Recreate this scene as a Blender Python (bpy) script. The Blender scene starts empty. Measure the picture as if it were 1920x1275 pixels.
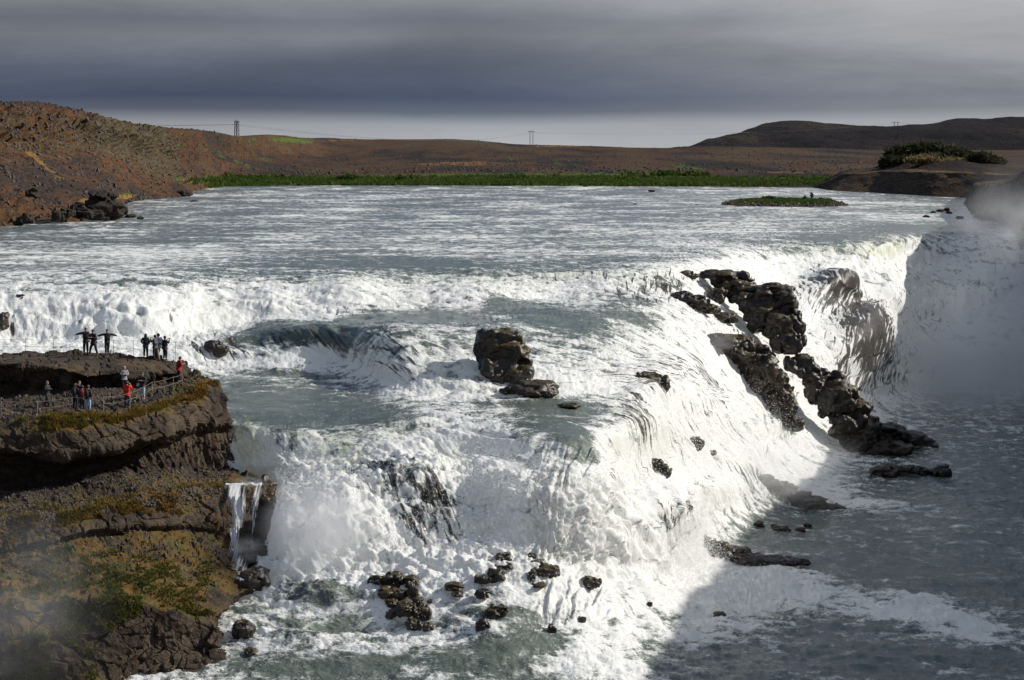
import bpy, math, random
import numpy as np
from math import radians, sin, cos, pi
from mathutils import Vector

rng = np.random.default_rng(7)
random.seed(7)
scene = bpy.context.scene
COL = scene.collection

# ------------------------------------------------------------------ camera
F, CX, YH = 4000.0, 960.0, 305.0        # focal length in photo pixels, principal column, horizon row
cd = bpy.data.cameras.new('camera')
cam = bpy.data.objects.new('camera', cd)
COL.objects.link(cam)
cam.location = (0, 0, 0)
cam.rotation_euler = (radians(90), 0, 0)
cd.sensor_width = 36.0
cd.lens = F / 1920 * 36
cd.shift_y = -(637.5 - YH) / 1920
cd.clip_start = 0.5
cd.clip_end = 60000
scene.camera = cam

# ------------------------------------------------------------------ light
SUN_AZ, SUN_EL = 83.0, 33.0             # degrees clockwise from the view direction, above the horizon
sdir = Vector((cos(radians(SUN_EL)) * sin(radians(SUN_AZ)), cos(radians(SUN_EL)) * cos(radians(SUN_AZ)), sin(radians(SUN_EL))))
ld = bpy.data.lights.new('sun', 'SUN')
ld.energy = 4.5
ld.angle = radians(0.5)
ld.color = (1.0, 0.95, 0.87)
sun = bpy.data.objects.new('sun', ld)
COL.objects.link(sun)
sun.rotation_euler = (-sdir).to_track_quat('-Z', 'Y').to_euler()

world = bpy.data.worlds.new('World')
scene.world = world
world.use_nodes = True
scene.view_settings.view_transform = 'Standard'
scene.view_settings.look = 'None'
scene.view_settings.exposure = 0.2
scene.view_settings.gamma = 1.0
scene.cycles.use_denoising = True
scene.cycles.max_bounces = 8
scene.cycles.diffuse_bounces = 3
scene.cycles.glossy_bounces = 2
scene.cycles.transmission_bounces = 2
scene.cycles.transparent_max_bounces = 12
scene.cycles.volume_bounces = 4
scene.cycles.volume_step_rate = 3.0
scene.cycles.volume_max_steps = 128


class NT:
    def __init__(s, tree):
        s.t = tree
        s.t.nodes.clear()
    def n(s, typ, **kw):
        nd = s.t.nodes.new(typ)
        ins = kw.pop('ins', {})
        for k, v in kw.items():
            setattr(nd, k, v)
        for k, v in ins.items():
            s.set(nd, k, v)
        return nd
    def set(s, nd, k, v):
        sock = nd.inputs[k]
        if isinstance(v, bpy.types.NodeSocket):
            s.t.links.new(v, sock)
        else:
            if isinstance(v, (tuple, list)) and len(v) == 3 and sock.type == 'RGBA':
                v = (*v, 1)
            sock.default_value = v
    def m(s, op, a, b=0.0, c=None, clamp=False):
        ins = {0: a, 1: b}
        if c is not None:
            ins[2] = c
        return s.n('ShaderNodeMath', operation=op, use_clamp=clamp, ins=ins).outputs[0]
    def mr(s, v, a, b, c=0.0, d=1.0, smooth=False):
        nd = s.n('ShaderNodeMapRange', ins={0: v, 1: a, 2: b, 3: c, 4: d})
        nd.interpolation_type = 'SMOOTHSTEP' if smooth else 'LINEAR'
        return nd.outputs[0]
    def mix(s, f, a, b, typ='MIX'):
        nd = s.n('ShaderNodeMix', data_type='RGBA', blend_type=typ)
        s.set(nd, 0, f); s.set(nd, 6, a); s.set(nd, 7, b)
        return nd.outputs[2]
    def noise(s, vec, scale, detail=4, rough=0.55, dist=0.0, out=0):
        return s.n('ShaderNodeTexNoise', ins={'Vector': vec, 'Scale': scale, 'Detail': detail, 'Roughness': rough, 'Distortion': dist}).outputs[out]
    def voro(s, vec, scale, feature='F1', out=0, rnd=1.0):
        return s.n('ShaderNodeTexVoronoi', feature=feature, ins={'Vector': vec, 'Scale': scale, 'Randomness': rnd}).outputs[out]
    def mapping(s, vec, scale=(1, 1, 1), rot=(0, 0, 0), loc=(0, 0, 0)):
        return s.n('ShaderNodeMapping', ins={'Vector': vec, 'Scale': scale, 'Rotation': rot, 'Location': loc}).outputs[0]
    def ramp(s, f, stops, interp='LINEAR'):
        nd = s.n('ShaderNodeValToRGB', ins={0: f})
        cr = nd.color_ramp
        cr.interpolation = interp
        while len(cr.elements) > 1:
            cr.elements.remove(cr.elements[-1])
        cr.elements[0].position = stops[0][0]
        cr.elements[0].color = (*stops[0][1], 1)
        for p, c in stops[1:]:
            e = cr.elements.new(p)
            e.color = (*c, 1)
        return nd.outputs[0]


def build_sky():
    w = NT(world.node_tree)
    d = w.n('ShaderNodeTexCoord').outputs['Generated']
    sp = w.n('ShaderNodeSeparateXYZ', ins={0: d})
    X, Y, Z = sp.outputs
    v1 = w.mapping(d, (3.0, 3.0, 15.0))
    v2 = w.mapping(d, (1.6, 1.6, 9.0), loc=(3.1, 0.4, 0.2))
    n1 = w.noise(v1, 1.6, 8, 0.62, 0.4)
    n2 = w.noise(v2, 1.0, 3, 0.5)
    el = w.m('ADD', Z, w.m('MULTIPLY', w.m('SUBTRACT', n1, 0.5), 0.010))
    el = w.m('ADD', el, w.m('MULTIPLY', w.m('SUBTRACT', n2, 0.5), 0.012))
    el = w.m('ADD', el, w.m('MULTIPLY', X, -0.008))
    f = w.mr(el, -0.02, 0.18)
    def p(e): return (e + 0.02) / 0.2
    c = w.ramp(f, [(p(-.02), (.36, .37, .38)), (p(.008), (.40, .415, .435)), (p(.0175), (.33, .348, .375)), (p(.0235), (.120, .142, .185)),
                   (p(.030), (.072, .092, .142)), (p(.045), (.105, .125, .165)), (p(.058), (.195, .212, .245)), (p(.066), (.165, .183, .22)),
                   (p(.078), (.26, .275, .30)), (p(.12), (.135, .18, .27)), (p(.18), (.12, .18, .31))])
    # lighter and warmer cloud to the right, where the sun stands behind it
    side = w.mr(X, -0.04, 0.30, 0.0, 1.0, True)
    side = w.m('MULTIPLY', side, w.mr(w.m('ADD', Z, w.m('MULTIPLY', w.m('SUBTRACT', n1, .5), .03)), 0.018, 0.085, 0.35, 1.0, True))
    c = w.mix(side, c, (.50, .505, .515))
    streak = w.mr(n1, 0.36, 0.66, 0.86, 1.16)
    c = w.n('ShaderNodeVectorMath', operation='SCALE', ins={0: c, 3: streak}).outputs[0]
    sky = w.n('ShaderNodeTexSky', sky_type='NISHITA', sun_disc=False, sun_elevation=radians(SUN_EL), sun_rotation=radians(SUN_AZ), air_density=1.0, dust_density=1.0)
    skyc = w.n('ShaderNodeVectorMath', operation='SCALE', ins={0: sky.outputs[0], 3: 0.10}).outputs[0]
    hi = w.mr(Z, 0.12, 0.5, 0.0, 0.70, True)
    c = w.mix(hi, c, skyc)
    bg = w.n('ShaderNodeBackground', ins={0: c, 1: 0.84})
    o = w.n('ShaderNodeOutputWorld')
    w.t.links.new(bg.outputs[0], o.inputs[0])
build_sky()

# ------------------------------------------------------------------ noise in numpy
_perm = rng.permutation(256)
_perm = np.concatenate([_perm, _perm, _perm])
_g = rng.normal(size=(256, 3))
_g /= np.linalg.norm(_g, axis=1)[:, None]

def pn(x, y, z=0.0):
    x, y, z = np.broadcast_arrays(np.asarray(x, float), np.asarray(y, float), np.asarray(z, float))
    xi, yi, zi = np.floor(x).astype(int), np.floor(y).astype(int), np.floor(z).astype(int)
    xf, yf, zf = x - xi, y - yi, z - zi
    u, v, w = [t * t * t * (t * (t * 6 - 15) + 10) for t in (xf, yf, zf)]
    r = 0
    for i in (0, 1):
        wx = u if i else 1 - u
        for j in (0, 1):
            wy = v if j else 1 - v
            for k in (0, 1):
                wz = w if k else 1 - w
                h = _perm[_perm[_perm[(xi + i) & 255] + ((yi + j) & 255)] + ((zi + k) & 255)]
                g = _g[h]
                r = r + wx * wy * wz * (g[..., 0] * (xf - i) + g[..., 1] * (yf - j) + g[..., 2] * (zf - k))
    return r * 1.55

def fbm(x, y, z=0.0, o=4, gain=0.5, lac=2.03):
    a, r, t = 1.0, 0, 0
    for i in range(o):
        r = r + a * pn(x * lac ** i + 17.3 * i, y * lac ** i - 9.1 * i, z * lac ** i + 4.7 * i)
        t += a
        a *= gain
    return r / t

def billow(x, y, z=0.0, o=4, gain=0.5):
    a, r, t = 1.0, 0, 0
    for i in range(o):
        r = r + a * (np.abs(pn(x * 2.03 ** i + 13.7 * i, y * 2.03 ** i + 5.1 * i, z * 2.03 ** i)) * 2 - 0.55)
        t += a
        a *= gain
    return r / t

def worley(x, y, z):
    xi, yi, zi = np.floor(x).astype(int), np.floor(y).astype(int), np.floor(z).astype(int)
    f1 = np.full(x.shape, 9.0); f2 = np.full(x.shape, 9.0); idv = np.zeros(x.shape)
    for i in (-1, 0, 1):
        for j in (-1, 0, 1):
            for k in (-1, 0, 1):
                a, b, c = xi + i, yi + j, zi + k
                h = _perm[_perm[_perm[a & 255] + (b & 255)] + (c & 255)]
                q = _g[h] * 0.45 + 0.5
                d = np.sqrt((a + q[..., 0] - x) ** 2 + (b + q[..., 1] - y) ** 2 + (c + q[..., 2] - z) ** 2)
                m = d < f1
                f2 = np.where(m, f1, np.minimum(f2, d))
                idv = np.where(m, h / 255.0, idv)
                f1 = np.where(m, d, f1)
    return f1, f2, idv

def sstep(a, b, x):
    t = np.clip((x - a) / (b - a), 0, 1)
    return t * t * (3 - 2 * t)

def smooth_axis(A, k, axis):
    if k < 1:
        return A
    r = np.arange(-int(2.5 * k), int(2.5 * k) + 1)
    w = np.exp(-r ** 2 / (2 * k * k)); w /= w.sum()
    pad = [(0, 0)] * A.ndim; pad[axis] = (len(r) // 2, len(r) // 2)
    B = np.pad(A, pad, mode='edge')
    out = 0
    n = A.shape[axis]
    for i, ww in enumerate(w):
        sl = [slice(None)] * A.ndim; sl[axis] = slice(i, i + n)
        out = out + ww * B[tuple(sl)]
    return out

def P3(px, py, D):
    px, py, D = np.broadcast_arrays(np.asarray(px, float), np.asarray(py, float), np.asarray(D, float))
    return np.stack([(px - CX) * D / F, D, (YH - py) * D / F], -1)

def normals(P):
    a = np.gradient(P, axis=1); b = np.gradient(P, axis=0)
    n = np.cross(a, b)
    n /= np.linalg.norm(n, axis=-1, keepdims=True) + 1e-9
    return n

# ------------------------------------------------------------------ mesh helpers
def tag(o, label=None, cat=None, group=None, kind=None):
    if label: o['label'] = label
    if cat: o['category'] = cat
    if group: o['group'] = group
    if kind: o['kind'] = kind
    return o

def link(name, me, mat=None, parent=None, smooth=True):
    o = bpy.data.objects.new(name, me)
    COL.objects.link(o)
    if mat and not me.materials:
        me.materials.append(mat)
    if parent:
        o.parent = parent
    return o

def raw_mesh(name, V, faces, k, smooth=True):
    """V (n,3), faces (m,k) ints"""
    me = bpy.data.meshes.new(name)
    V = np.ascontiguousarray(V, dtype=np.float32)
    Fa = np.ascontiguousarray(faces, dtype=np.int32)
    me.vertices.add(len(V)); me.vertices.foreach_set('co', V.ravel())
    me.loops.add(Fa.size); me.loops.foreach_set('vertex_index', Fa.ravel())
    me.polygons.add(len(Fa))
    me.polygons.foreach_set('loop_start', np.arange(len(Fa), dtype=np.int32) * k)
    try:
        me.polygons.foreach_set('loop_total', np.full(len(Fa), k, dtype=np.int32))
    except Exception:
        pass
    me.polygons.foreach_set('use_smooth', np.full(len(Fa), smooth))
    me.update(calc_edges=True)
    return me

def grid_faces(R, C):
    i = np.arange(R * C).reshape(R, C)
    return np.stack([i[:-1, :-1], i[1:, :-1], i[1:, 1:], i[:-1, 1:]], -1).reshape(-1, 4)

def add_attr(me, name, arr):
    a = me.attributes.new(name, 'FLOAT', 'POINT')
    a.data.foreach_set('value', np.ascontiguousarray(arr, dtype=np.float32).ravel())

def grid_obj(name, P, mat, attrs={}, uv=None, smooth=True, parent=None, uv2=None):
    R, C = P.shape[:2]
    fc = grid_faces(R, C)
    me = raw_mesh(name, P.reshape(-1, 3), fc, 4, smooth)
    for k, v in attrs.items():
        add_attr(me, k, v)
    if uv is not None:
        l = me.uv_layers.new(name='UVMap')
        l.data.foreach_set('uv', np.ascontiguousarray(uv.reshape(-1, 2)[fc.ravel()], dtype=np.float32).ravel())
    if uv2 is not None:
        l = me.uv_layers.new(name='UVFlow')
        l.data.foreach_set('uv', np.ascontiguousarray(uv2.reshape(-1, 2)[fc.ravel()], dtype=np.float32).ravel())
    return link(name, me, mat, parent)

class MB:
    """collects triangles / quads into one mesh"""
    def __init__(s): s.v = []; s.f = []; s.n = 0
    def add(s, V, Fc):
        V = np.asarray(V, float)
        s.v.append(V); s.f += [tuple(int(i) + s.n for i in f) for f in Fc]; s.n += len(V)
    def tube(s, pts, rads, k=6):
        pts = [Vector(p) for p in pts]
        if not hasattr(rads, '__len__'): rads = [rads] * len(pts)
        V = []
        for i, p in enumerate(pts):
            d = (pts[min(i + 1, len(pts) - 1)] - pts[max(i - 1, 0)]).normalized()
            a = d.cross(Vector((0, 0, 1)) if abs(d.z) < .9 else Vector((1, 0, 0))).normalized(); b = d.cross(a)
            for j in range(k):
                t = 2 * pi * j / k
                V.append(p + (a * cos(t) + b * sin(t)) * rads[i])
        Fc = []
        for i in range(len(pts) - 1):
            for j in range(k):
                Fc.append((i * k + j, i * k + (j + 1) % k, (i + 1) * k + (j + 1) % k, (i + 1) * k + j))
        Fc.append(tuple(range(k))[::-1]); Fc.append(tuple((len(pts) - 1) * k + j for j in range(k)))
        s.add([tuple(v) for v in V], Fc)
    def build(s, name, mat, parent=None, smooth=False):
        me = bpy.data.meshes.new(name)
        me.from_pydata(np.concatenate(s.v).tolist(), [], s.f)
        if smooth: me.polygons.foreach_set('use_smooth', [True] * len(me.polygons))
        me.update()
        return link(name, me, mat, parent)

def ico(sub):
    import bmesh
    bm = bmesh.new()
    bmesh.ops.create_icosphere(bm, subdivisions=sub, radius=1.0)
    V = np.array([v.co[:] for v in bm.verts]); Fc = np.array([[v.index for v in f.verts] for f in bm.faces])
    bm.free()
    return V, Fc
ICO = {k: ico(k) for k in (1, 2, 3, 4, 5)}

# ------------------------------------------------------------------ materials
def new_mat(name):
    m = bpy.data.materials.new(name)
    m.use_nodes = True
    return m, NT(m.node_tree)

def finish(t, shader, disp=None, vol=None):
    o = t.n('ShaderNodeOutputMaterial')
    if shader is not None: t.t.links.new(shader, o.inputs[0])
    if vol is not None: t.t.links.new(vol, o.inputs[1])

def simple(name, col, rough=0.8, var=0.15, scale=20):
    m, t = new_mat(name)
    g = t.n('ShaderNodeTexCoord').outputs['Object']
    n = t.noise(g, scale, 3)
    c = t.mix(t.mr(n, .3, .7), tuple(x * (1 - var) for x in col), tuple(min(1, x * (1 + var)) for x in col))
    b = t.n('ShaderNodeBsdfPrincipled', ins={'Base Color': c, 'Roughness': rough})
    finish(t, b.outputs[0])
    return m

def water_mat(name='glacial_water'):
    m, t = new_mat(name)
    uv = t.n('ShaderNodeUVMap', uv_map='UVMap').outputs[0]
    foam = t.n('ShaderNodeAttribute', attribute_name='foam').outputs['Fac']
    fall = t.n('ShaderNodeAttribute', attribute_name='fall').outputs['Fac']
    rock = t.n('ShaderNodeAttribute', attribute_name='thin').outputs['Fac']
    # isotropic noise for chop, stretched noise for falling water
    uvs = t.mapping(t.n('ShaderNodeUVMap', uv_map='UVFlow').outputs[0], (1.0, 0.17, 1.0))
    a1 = t.noise(uv, 0.8, 8, 0.70, 0.5)
    a2 = t.noise(uvs, 1.7, 7, 0.66, 0.35)
    n = t.n('ShaderNodeMix', data_type='FLOAT', ins={0: fall, 2: a1, 3: a2}).outputs[0]
    fine_a = t.noise(uv, 5.0, 3, 0.65)
    fine_b = t.noise(t.mapping(uvs, (1, 1.3, 1)), 7.0, 3, 0.6)
    fine = t.n('ShaderNodeMix', data_type='FLOAT', ins={0: fall, 2: fine_a, 3: fine_b}).outputs[0]
    curt = t.n('ShaderNodeAttribute', attribute_name='curtain').outputs['Fac']
    nn = t.m('ADD', t.m('MULTIPLY', n, 0.74), t.m('MULTIPLY', fine, 0.26))
    f = t.m('ADD', foam, t.m('MULTIPLY', t.m('SUBTRACT', nn, 0.5), 2.9))
    fac = t.mr(f, 0.40, 0.84, 0, 1, True)
    speck = t.mr(t.noise(uv, 2.6, 6, 0.8), .56, .64, 0, .75, True)
    speck = t.m('MULTIPLY', speck, t.mr(foam, .22, .42))
    fac = t.m('MAXIMUM', fac, speck)
    # glacial water body
    wc = t.mix(t.mr(a1, .35, .65), (.078, .100, .088), (.155, .180, .152))
    fc = t.mix(t.mr(fine, .3, .7), (.70, .72, .71), (.93, .93, .91))
    fc = t.mix(t.mr(t.m('ADD', n, t.m('MULTIPLY', fine, .35)), .60, .82, 0, .55), (.93, .93, .91), fc)
    fc = t.mix(t.mr(n, .46, .30, 0, .65, True), fc, (.40, .44, .40))
    fc = t.mix(t.m('MULTIPLY', curt, t.mr(a2, .40, .56, .9, .15)), fc, (.50, .55, .33))  # curtains: yellow-green glow of backlit lip water put into the foam colour
    strand = t.noise(t.mapping(t.n('ShaderNodeUVMap', uv_map='UVFlow').outputs[0], (1.0, 0.11, 1.0)), 2.4, 5, .62, .5)
    thr = t.mr(t.m('ADD', rock, t.m('MULTIPLY', t.m('SUBTRACT', strand, .5), 4.0)), 0.40, 0.72, 0, 1, True)
    thr = t.m('MULTIPLY', thr, t.mr(rock, .02, .15))
    fac = t.m('MULTIPLY', fac, t.m('SUBTRACT', 1.0, t.m('MULTIPLY', thr, 0.95)))
    wc = t.mix(thr, wc, (.035, .028, .022))
    bn = t.n('ShaderNodeBump', ins={'Strength': 0.9, 'Distance': 0.26, 'Height': nn})
    bf = t.n('ShaderNodeBump', ins={'Strength': 0.7, 'Distance': 0.10, 'Height': t.m('ADD', fine, t.m('MULTIPLY', nn, 1.5))})
    wb = t.n('ShaderNodeBsdfPrincipled', ins={'Base Color': wc, 'Roughness': 0.14, 'IOR': 1.33, 'Normal': bn.outputs[0]})
    fb = t.n('ShaderNodeBsdfPrincipled', ins={'Base Color': fc, 'Roughness': 0.75, 'Specular IOR Level': 0.2, 'Normal': bf.outputs[0]})
    tr = t.n('ShaderNodeBsdfTranslucent', ins={0: (.86, .87, .80), 'Normal': bf.outputs[0]})
    fm = t.n('ShaderNodeMixShader', ins={0: 0.30, 1: fb.outputs[0], 2: tr.outputs[0]})
    mx = t.n('ShaderNodeMixShader', ins={0: fac, 1: wb.outputs[0], 2: fm.outputs[0]})
    finish(t, mx.outputs[0])
    return m

def rock_mat(name, c1, c2, moss=None, moss_amt=0.5, rough=0.85, scale=1.0, wet=0.0, attr=None, strata=0.0, bump=0.25):
    m, t = new_mat(name)
    g = t.n('ShaderNodeNewGeometry')
    pos = g.outputs['Position']
    nz = t.n('ShaderNodeSeparateXYZ', ins={0: g.outputs['Normal']}).outputs[2]
    n1 = t.noise(pos, 0.35 * scale, 8, 0.62)
    n2 = t.noise(pos, 2.6 * scale, 6, 0.65)
    n3 = t.noise(pos, 9.0 * scale, 3, 0.6)
    v = t.voro(pos, 1.6 * scale, 'DISTANCE_TO_EDGE')
    mixf = t.mr(t.m('ADD', t.m('MULTIPLY', n1, .5), t.m('MULTIPLY', n2, .5)), .38, .62)
    c = t.mix(mixf, c1, c2)
    c = t.mix(t.mr(n3, .35, .7, 0, .55), c, tuple(x * 0.45 for x in c1))
    c = t.mix(t.mr(n3, .60, .70, 0, .35), c, tuple(min(1, x * 2.0) for x in c2))
    if moss:
        up = t.mr(nz, 0.25, 0.85)
        mf = t.m('ADD', t.m('MULTIPLY', up, 0.55), t.m('MULTIPLY', t.m('SUBTRACT', n1, .5), 2.4))
        mf = t.m('ADD', mf, t.m('MULTIPLY', t.m('SUBTRACT', n2, .5), 0.9))
        if attr:
            mf = t.m('ADD', mf, t.m('SUBTRACT', t.n('ShaderNodeAttribute', attribute_name=attr).outputs['Fac'], .5))
        mf = t.mr(mf, 0.62 - moss_amt, 1.0 - moss_amt, 0, 0.95, True)
        mc = t.mix(t.mr(n2, .35, .65), moss[0], moss[1])
        if len(moss) > 2:
            mc = t.mix(t.mr(t.noise(pos, .8 * scale, 4), .5, .62), mc, moss[2])
        c = t.mix(mf, c, mc)
    h = t.m('ADD', t.m('MULTIPLY', n2, 0.8), t.m('MULTIPLY', n3, 0.35))
    h = t.m('ADD', h, t.m('MULTIPLY', t.mr(v, 0, .12), 0.10))
    if strata > 0:
        st = t.noise(t.mapping(pos, (.25, .25, 3.2)), 1.0, 4, .6)
        h = t.m('ADD', h, t.m('MULTIPLY', st, strata))
    b = t.n('ShaderNodeBump', ins={'Strength': 0.9, 'Distance': bump / scale, 'Height': h})
    bs = t.n('ShaderNodeBsdfPrincipled', ins={'Base Color': c, 'Roughness': rough - wet * .5, 'Specular IOR Level': 0.25 + wet * .4, 'Normal': b.outputs[0]})
    finish(t, bs.outputs[0])
    return m

M = {}
M['water'] = water_mat()
M['wet_rock'] = rock_mat('wet_basalt', (.012, .009, .006), (.040, .025, .014), ((.070, .040, .009), (.040, .034, .008)), 0.46, wet=0.75, scale=.8, bump=.05)
M['cliff'] = rock_mat('cliff_rock', (.018, .013, .009), (.100, .072, .048), ((.120, .058, .009), (.090, .062, .011), (.060, .060, .012)), 0.25, attr='moss', strata=.5, bump=.13)
M['boulder'] = rock_mat('bank_boulder', (.022, .017, .014), (.06, .047, .037), ((.09, .06, .02), (.07, .06, .02)), 0.05, scale=.5)

# ------------------------------------------------------------------ the water surface
PXS = np.arange(-330, 2260, 2.2)

def interp_row(nodes, pxs):
    a = np.array(nodes, float)
    return [np.interp(pxs, a[:, 0], a[:, k]) for k in range(1, a.shape[1])]

def zrow(nodes): return ('z', nodes)

# each row: (column, row, height below the eye, foam)
ROWS = [
 [(-400, 336, -9.2, .15), (2300, 336, -9.2, .15)],
 [(-400, 352, -9.2, .36), (2300, 352, -9.2, .40)],
 [(-400, 392, -9.2, .40), (1400, 388, -9.2, .42), (2300, 385, -9.2, .46)],
 [(-400, 440, -9.2, .46), (700, 438, -9.2, .42), (1300, 425, -9.2, .45), (1600, 415, -9.2, .45), (2300, 405, -9.2, .40)],
 [(-400, 480, -9.2, .52), (300, 480, -9.2, .50), (700, 480, -9.2, .40), (1200, 465, -9.2, .52), (1500, 435, -9.2, .40), (1700, 424, -9.2, .35), (2300, 415, -9.2, .4)],
 [(-400, 515, -9.3, .55), (150, 512, -9.3, .55), (300, 512, -9.3, .42), (450, 500, -9.3, .30), (700, 498, -9.3, .22), (950, 493, -9.3, .22), (1050, 490, -9.3, .35), (1200, 488, -9.3, .5), (1300, 476, -9.3, .62), (1400, 456, -9.3, .55), (1480, 447, -9.3, .35), (1560, 444, -9.3, .35), (1640, 442, -9.3, .3), (1700, 433, -9.3, .25), (1760, 426, -9.3, .25), (2300, 430, -9.3, .3)],
 [(-400, 528, -9.65, .75), (150, 526, -9.65, .75), (300, 526, -9.65, .62), (450, 517, -9.7, .5), (700, 513, -9.7, .42), (950, 508, -9.7, .42), (1050, 505, -9.65, .5), (1200, 505, -9.65, .7), (1300, 493, -9.7, .8), (1400, 470, -9.7, .8), (1480, 460, -9.7, .7), (1560, 457, -9.7, .6), (1640, 455, -9.75, .55), (1700, 446, -9.8, .6), (1760, 438, -9.8, .62), (2300, 440, -9.8, .62)],
 [(-400, 555, -10.6, .9), (300, 550, -10.5, .9), (450, 545, -10.6, .85), (700, 535, -10.4, .8), (950, 528, -10.4, .8), (1100, 522, -10.4, .8), (1200, 520, -10.2, .8), (1300, 510, -10.35, .9), (1400, 492, -10.7, .9), (1480, 490, -11.3, .9), (1560, 490, -11.5, .9), (1640, 490, -11.8, .85), (1700, 490, -12.8, .9), (1760, 490, -13.2, .88), (2300, 495, -13.4, .88)],
 [(-400, 650, -14.0, 1), (200, 642, -13.9, 1), (300, 640, -13.8, 1), (400, 625, -13.5, 1), (480, 605, -12.9, 1), (560, 598, -12.5, 1), (650, 590, -12.2, .95), (800, 578, -11.9, .9), (900, 575, -11.9, .85), (1000, 565, -11.75, .85), (1100, 547, -11.3, .9), (1200, 548, -11.3, .85), (1300, 550, -11.95, .9), (1400, 560, -13.4, .95), (1480, 566, -14.9, 1), (1560, 600, -17.4, .9), (1640, 600, -18.0, .9), (1750, 600, -19.9, .8), (2300, 600, -20, .8)],
 [(-400, 662, -14.1, .75), (200, 660, -14.0, .8), (300, 658, -14.0, .95), (400, 650, -13.8, .85), (480, 620, -13.0, .45), (560, 618, -12.7, .3), (650, 615, -12.4, .3), (750, 625, -12.2, .55), (850, 628, -12.2, .5), (900, 625, -12.2, .5), (980, 600, -12.0, .45), (1050, 592, -12.0, .42), (1150, 590, -12.2, .5), (1250, 595, -12.9, .75), (1300, 600, -13.6, .85), (1400, 620, -15.6, .9), (1480, 640, -17.4, .9), (1560, 655, -19.5, .8), (1640, 665, -20.8, .85), (1750, 668, -23.6, .85), (2300, 668, -23.6, .85)],
 [(-400, 700, -15.2, 1), (300, 690, -15.0, 1), (430, 680, -14.9, .9), (560, 668, -14.4, 1), (650, 675, -14.6, .95), (700, 705, -14.9, 1), (750, 735, -15.3, 1), (850, 738, -15.3, 1), (920, 740, -15.3, 1), (980, 735, -15.3, .95), (1050, 735, -15.4, .9), (1150, 735, -15.8, .95), (1250, 720, -16.4, .95), (1300, 715, -17.2, .95), (1400, 740, -20, .95), (1480, 760, -22.3, .95), (1560, 760, -24, .95), (1640, 745, -24.8, .9), (1750, 720, -26.85, .7), (2300, 720, -26.85, .7)],
 [(-400, 740, -15.8, .35), (430, 715, -15.6, .38), (560, 705, -15.3, .45), (650, 715, -15.5, .55), (700, 735, -15.6, .6), (750, 752, -15.5, .55), (850, 758, -15.55, .65), (920, 755, -15.5, .5), (980, 750, -15.45, .38), (1050, 750, -15.5, .35), (1120, 755, -15.8, .55), (1160, 750, -16.1, .9), (1250, 740, -16.7, .95), (1300, 745, -17.9, .95), (1400, 770, -21, .95), (1480, 790, -23.2, .9), (1560, 790, -24.9, .9), (1640, 780, -25.9, .8), (1750, 745, -27, .5), (2300, 745, -27, .5)],
 [(-400, 780, -16.15, .2), (430, 772, -16.1, .12), (480, 776, -16.1, .12), (560, 785, -16.2, .10), (620, 775, -16.1, .12), (700, 776, -15.9, .25), (800, 775, -15.8, .8), (900, 778, -15.8, .8), (1000, 796, -16, .45), (1080, 800, -16.05, .40), (1130, 786, -16.1, .5), (1160, 772, -16.3, .85), (1250, 780, -17.7, .95), (1300, 790, -19.3, .95), (1400, 820, -22.8, .95), (1480, 840, -25, .9), (1560, 850, -26.5, .8), (1640, 840, -26.9, .6), (1750, 790, -27, .45), (2300, 790, -27, .4)],
 [(-400, 800, -16.6, .5), (430, 795, -16.5, .4), (480, 800, -16.55, .4), (560, 808, -16.6, .42), (620, 798, -16.5, .42), (700, 795, -16.3, .6), (800, 790, -16.1, .9), (900, 800, -16.2, .9), (1000, 818, -16.4, .6), (1080, 826, -16.5, .6), (1130, 806, -16.5, .7), (1160, 795, -16.7, .9), (1250, 800, -18.1, .95), (1300, 810, -19.8, .95), (1400, 840, -23.3, .95), (1480, 860, -25.4, .9), (1560, 868, -26.7, .75), (1640, 860, -27, .5), (1750, 830, -27, .4), (2300, 830, -27, .35)],
 [(-400, 895, -19.5, 1), (430, 895, -19.5, 1), (500, 890, -19.1, 1), (600, 880, -18.5, 1), (700, 870, -18.1, 1), (800, 880, -18.4, 1), (900, 890, -18.6, 1), (1000, 900, -18.4, 1), (1080, 910, -18.4, 1), (1130, 900, -18.8, 1), (1250, 880, -20.3, 1), (1300, 890, -22, .95), (1400, 900, -25, .95), (1480, 905, -26.5, .85), (1560, 910, -27, .55), (1700, 900, -27, .35), (2300, 900, -27, .2)],
 [(-400, 1080, -23.2, 1), (430, 1080, -23.2, 1), (560, 1075, -22.9, 1), (700, 1075, -22.8, .95), (850, 1055, -22.2, .95), (950, 1040, -21.9, .95), (1050, 1050, -22.3, .95), (1100, 1060, -22.9, .95), (1200, 1080, -24.4, 1), (1280, 1080, -26.2, .9), (1330, 1045, -26.6, .7), (1400, 990, -26.8, .3), (1480, 965, -27, .2), (1560, 960, -27, .30), (1700, 950, -27, .26), (2300, 960, -27, .16)],
 [(-400, 1180, -25.0, .8), (430, 1180, -25.0, .78), (700, 1180, -24.9, .72), (950, 1170, -24.4, .72), (1100, 1165, -24.9, .74), (1200, 1160, -26.0, .85), (1300, 1150, -26.8, .75), (1450, 1130, -27, .50), (1560, 1150, -27, .24), (1700, 1150, -27, .22), (1900, 1160, -27, .24), (2300, 1160, -27, .2)],
 [(-400, 1300, -26.8, .55), (430, 1300, -26.8, .6), (700, 1300, -26.6, .45), (950, 1300, -26.5, .42), (1100, 1300, -26.6, .55), (1180, 1300, -26.8, .6), (1260, 1300, -27, .18), (1560, 1300, -27, .16), (2300, 1300, -27, .16)],
 [(-400, 1500, -27.0, .5), (1100, 1500, -27, .5), (1200, 1500, -27, .3), (2300, 1500, -27, .2)],
 [(-400, 2600, -27.2, .3), (2300, 2600, -27.2, .3)],
]
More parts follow.
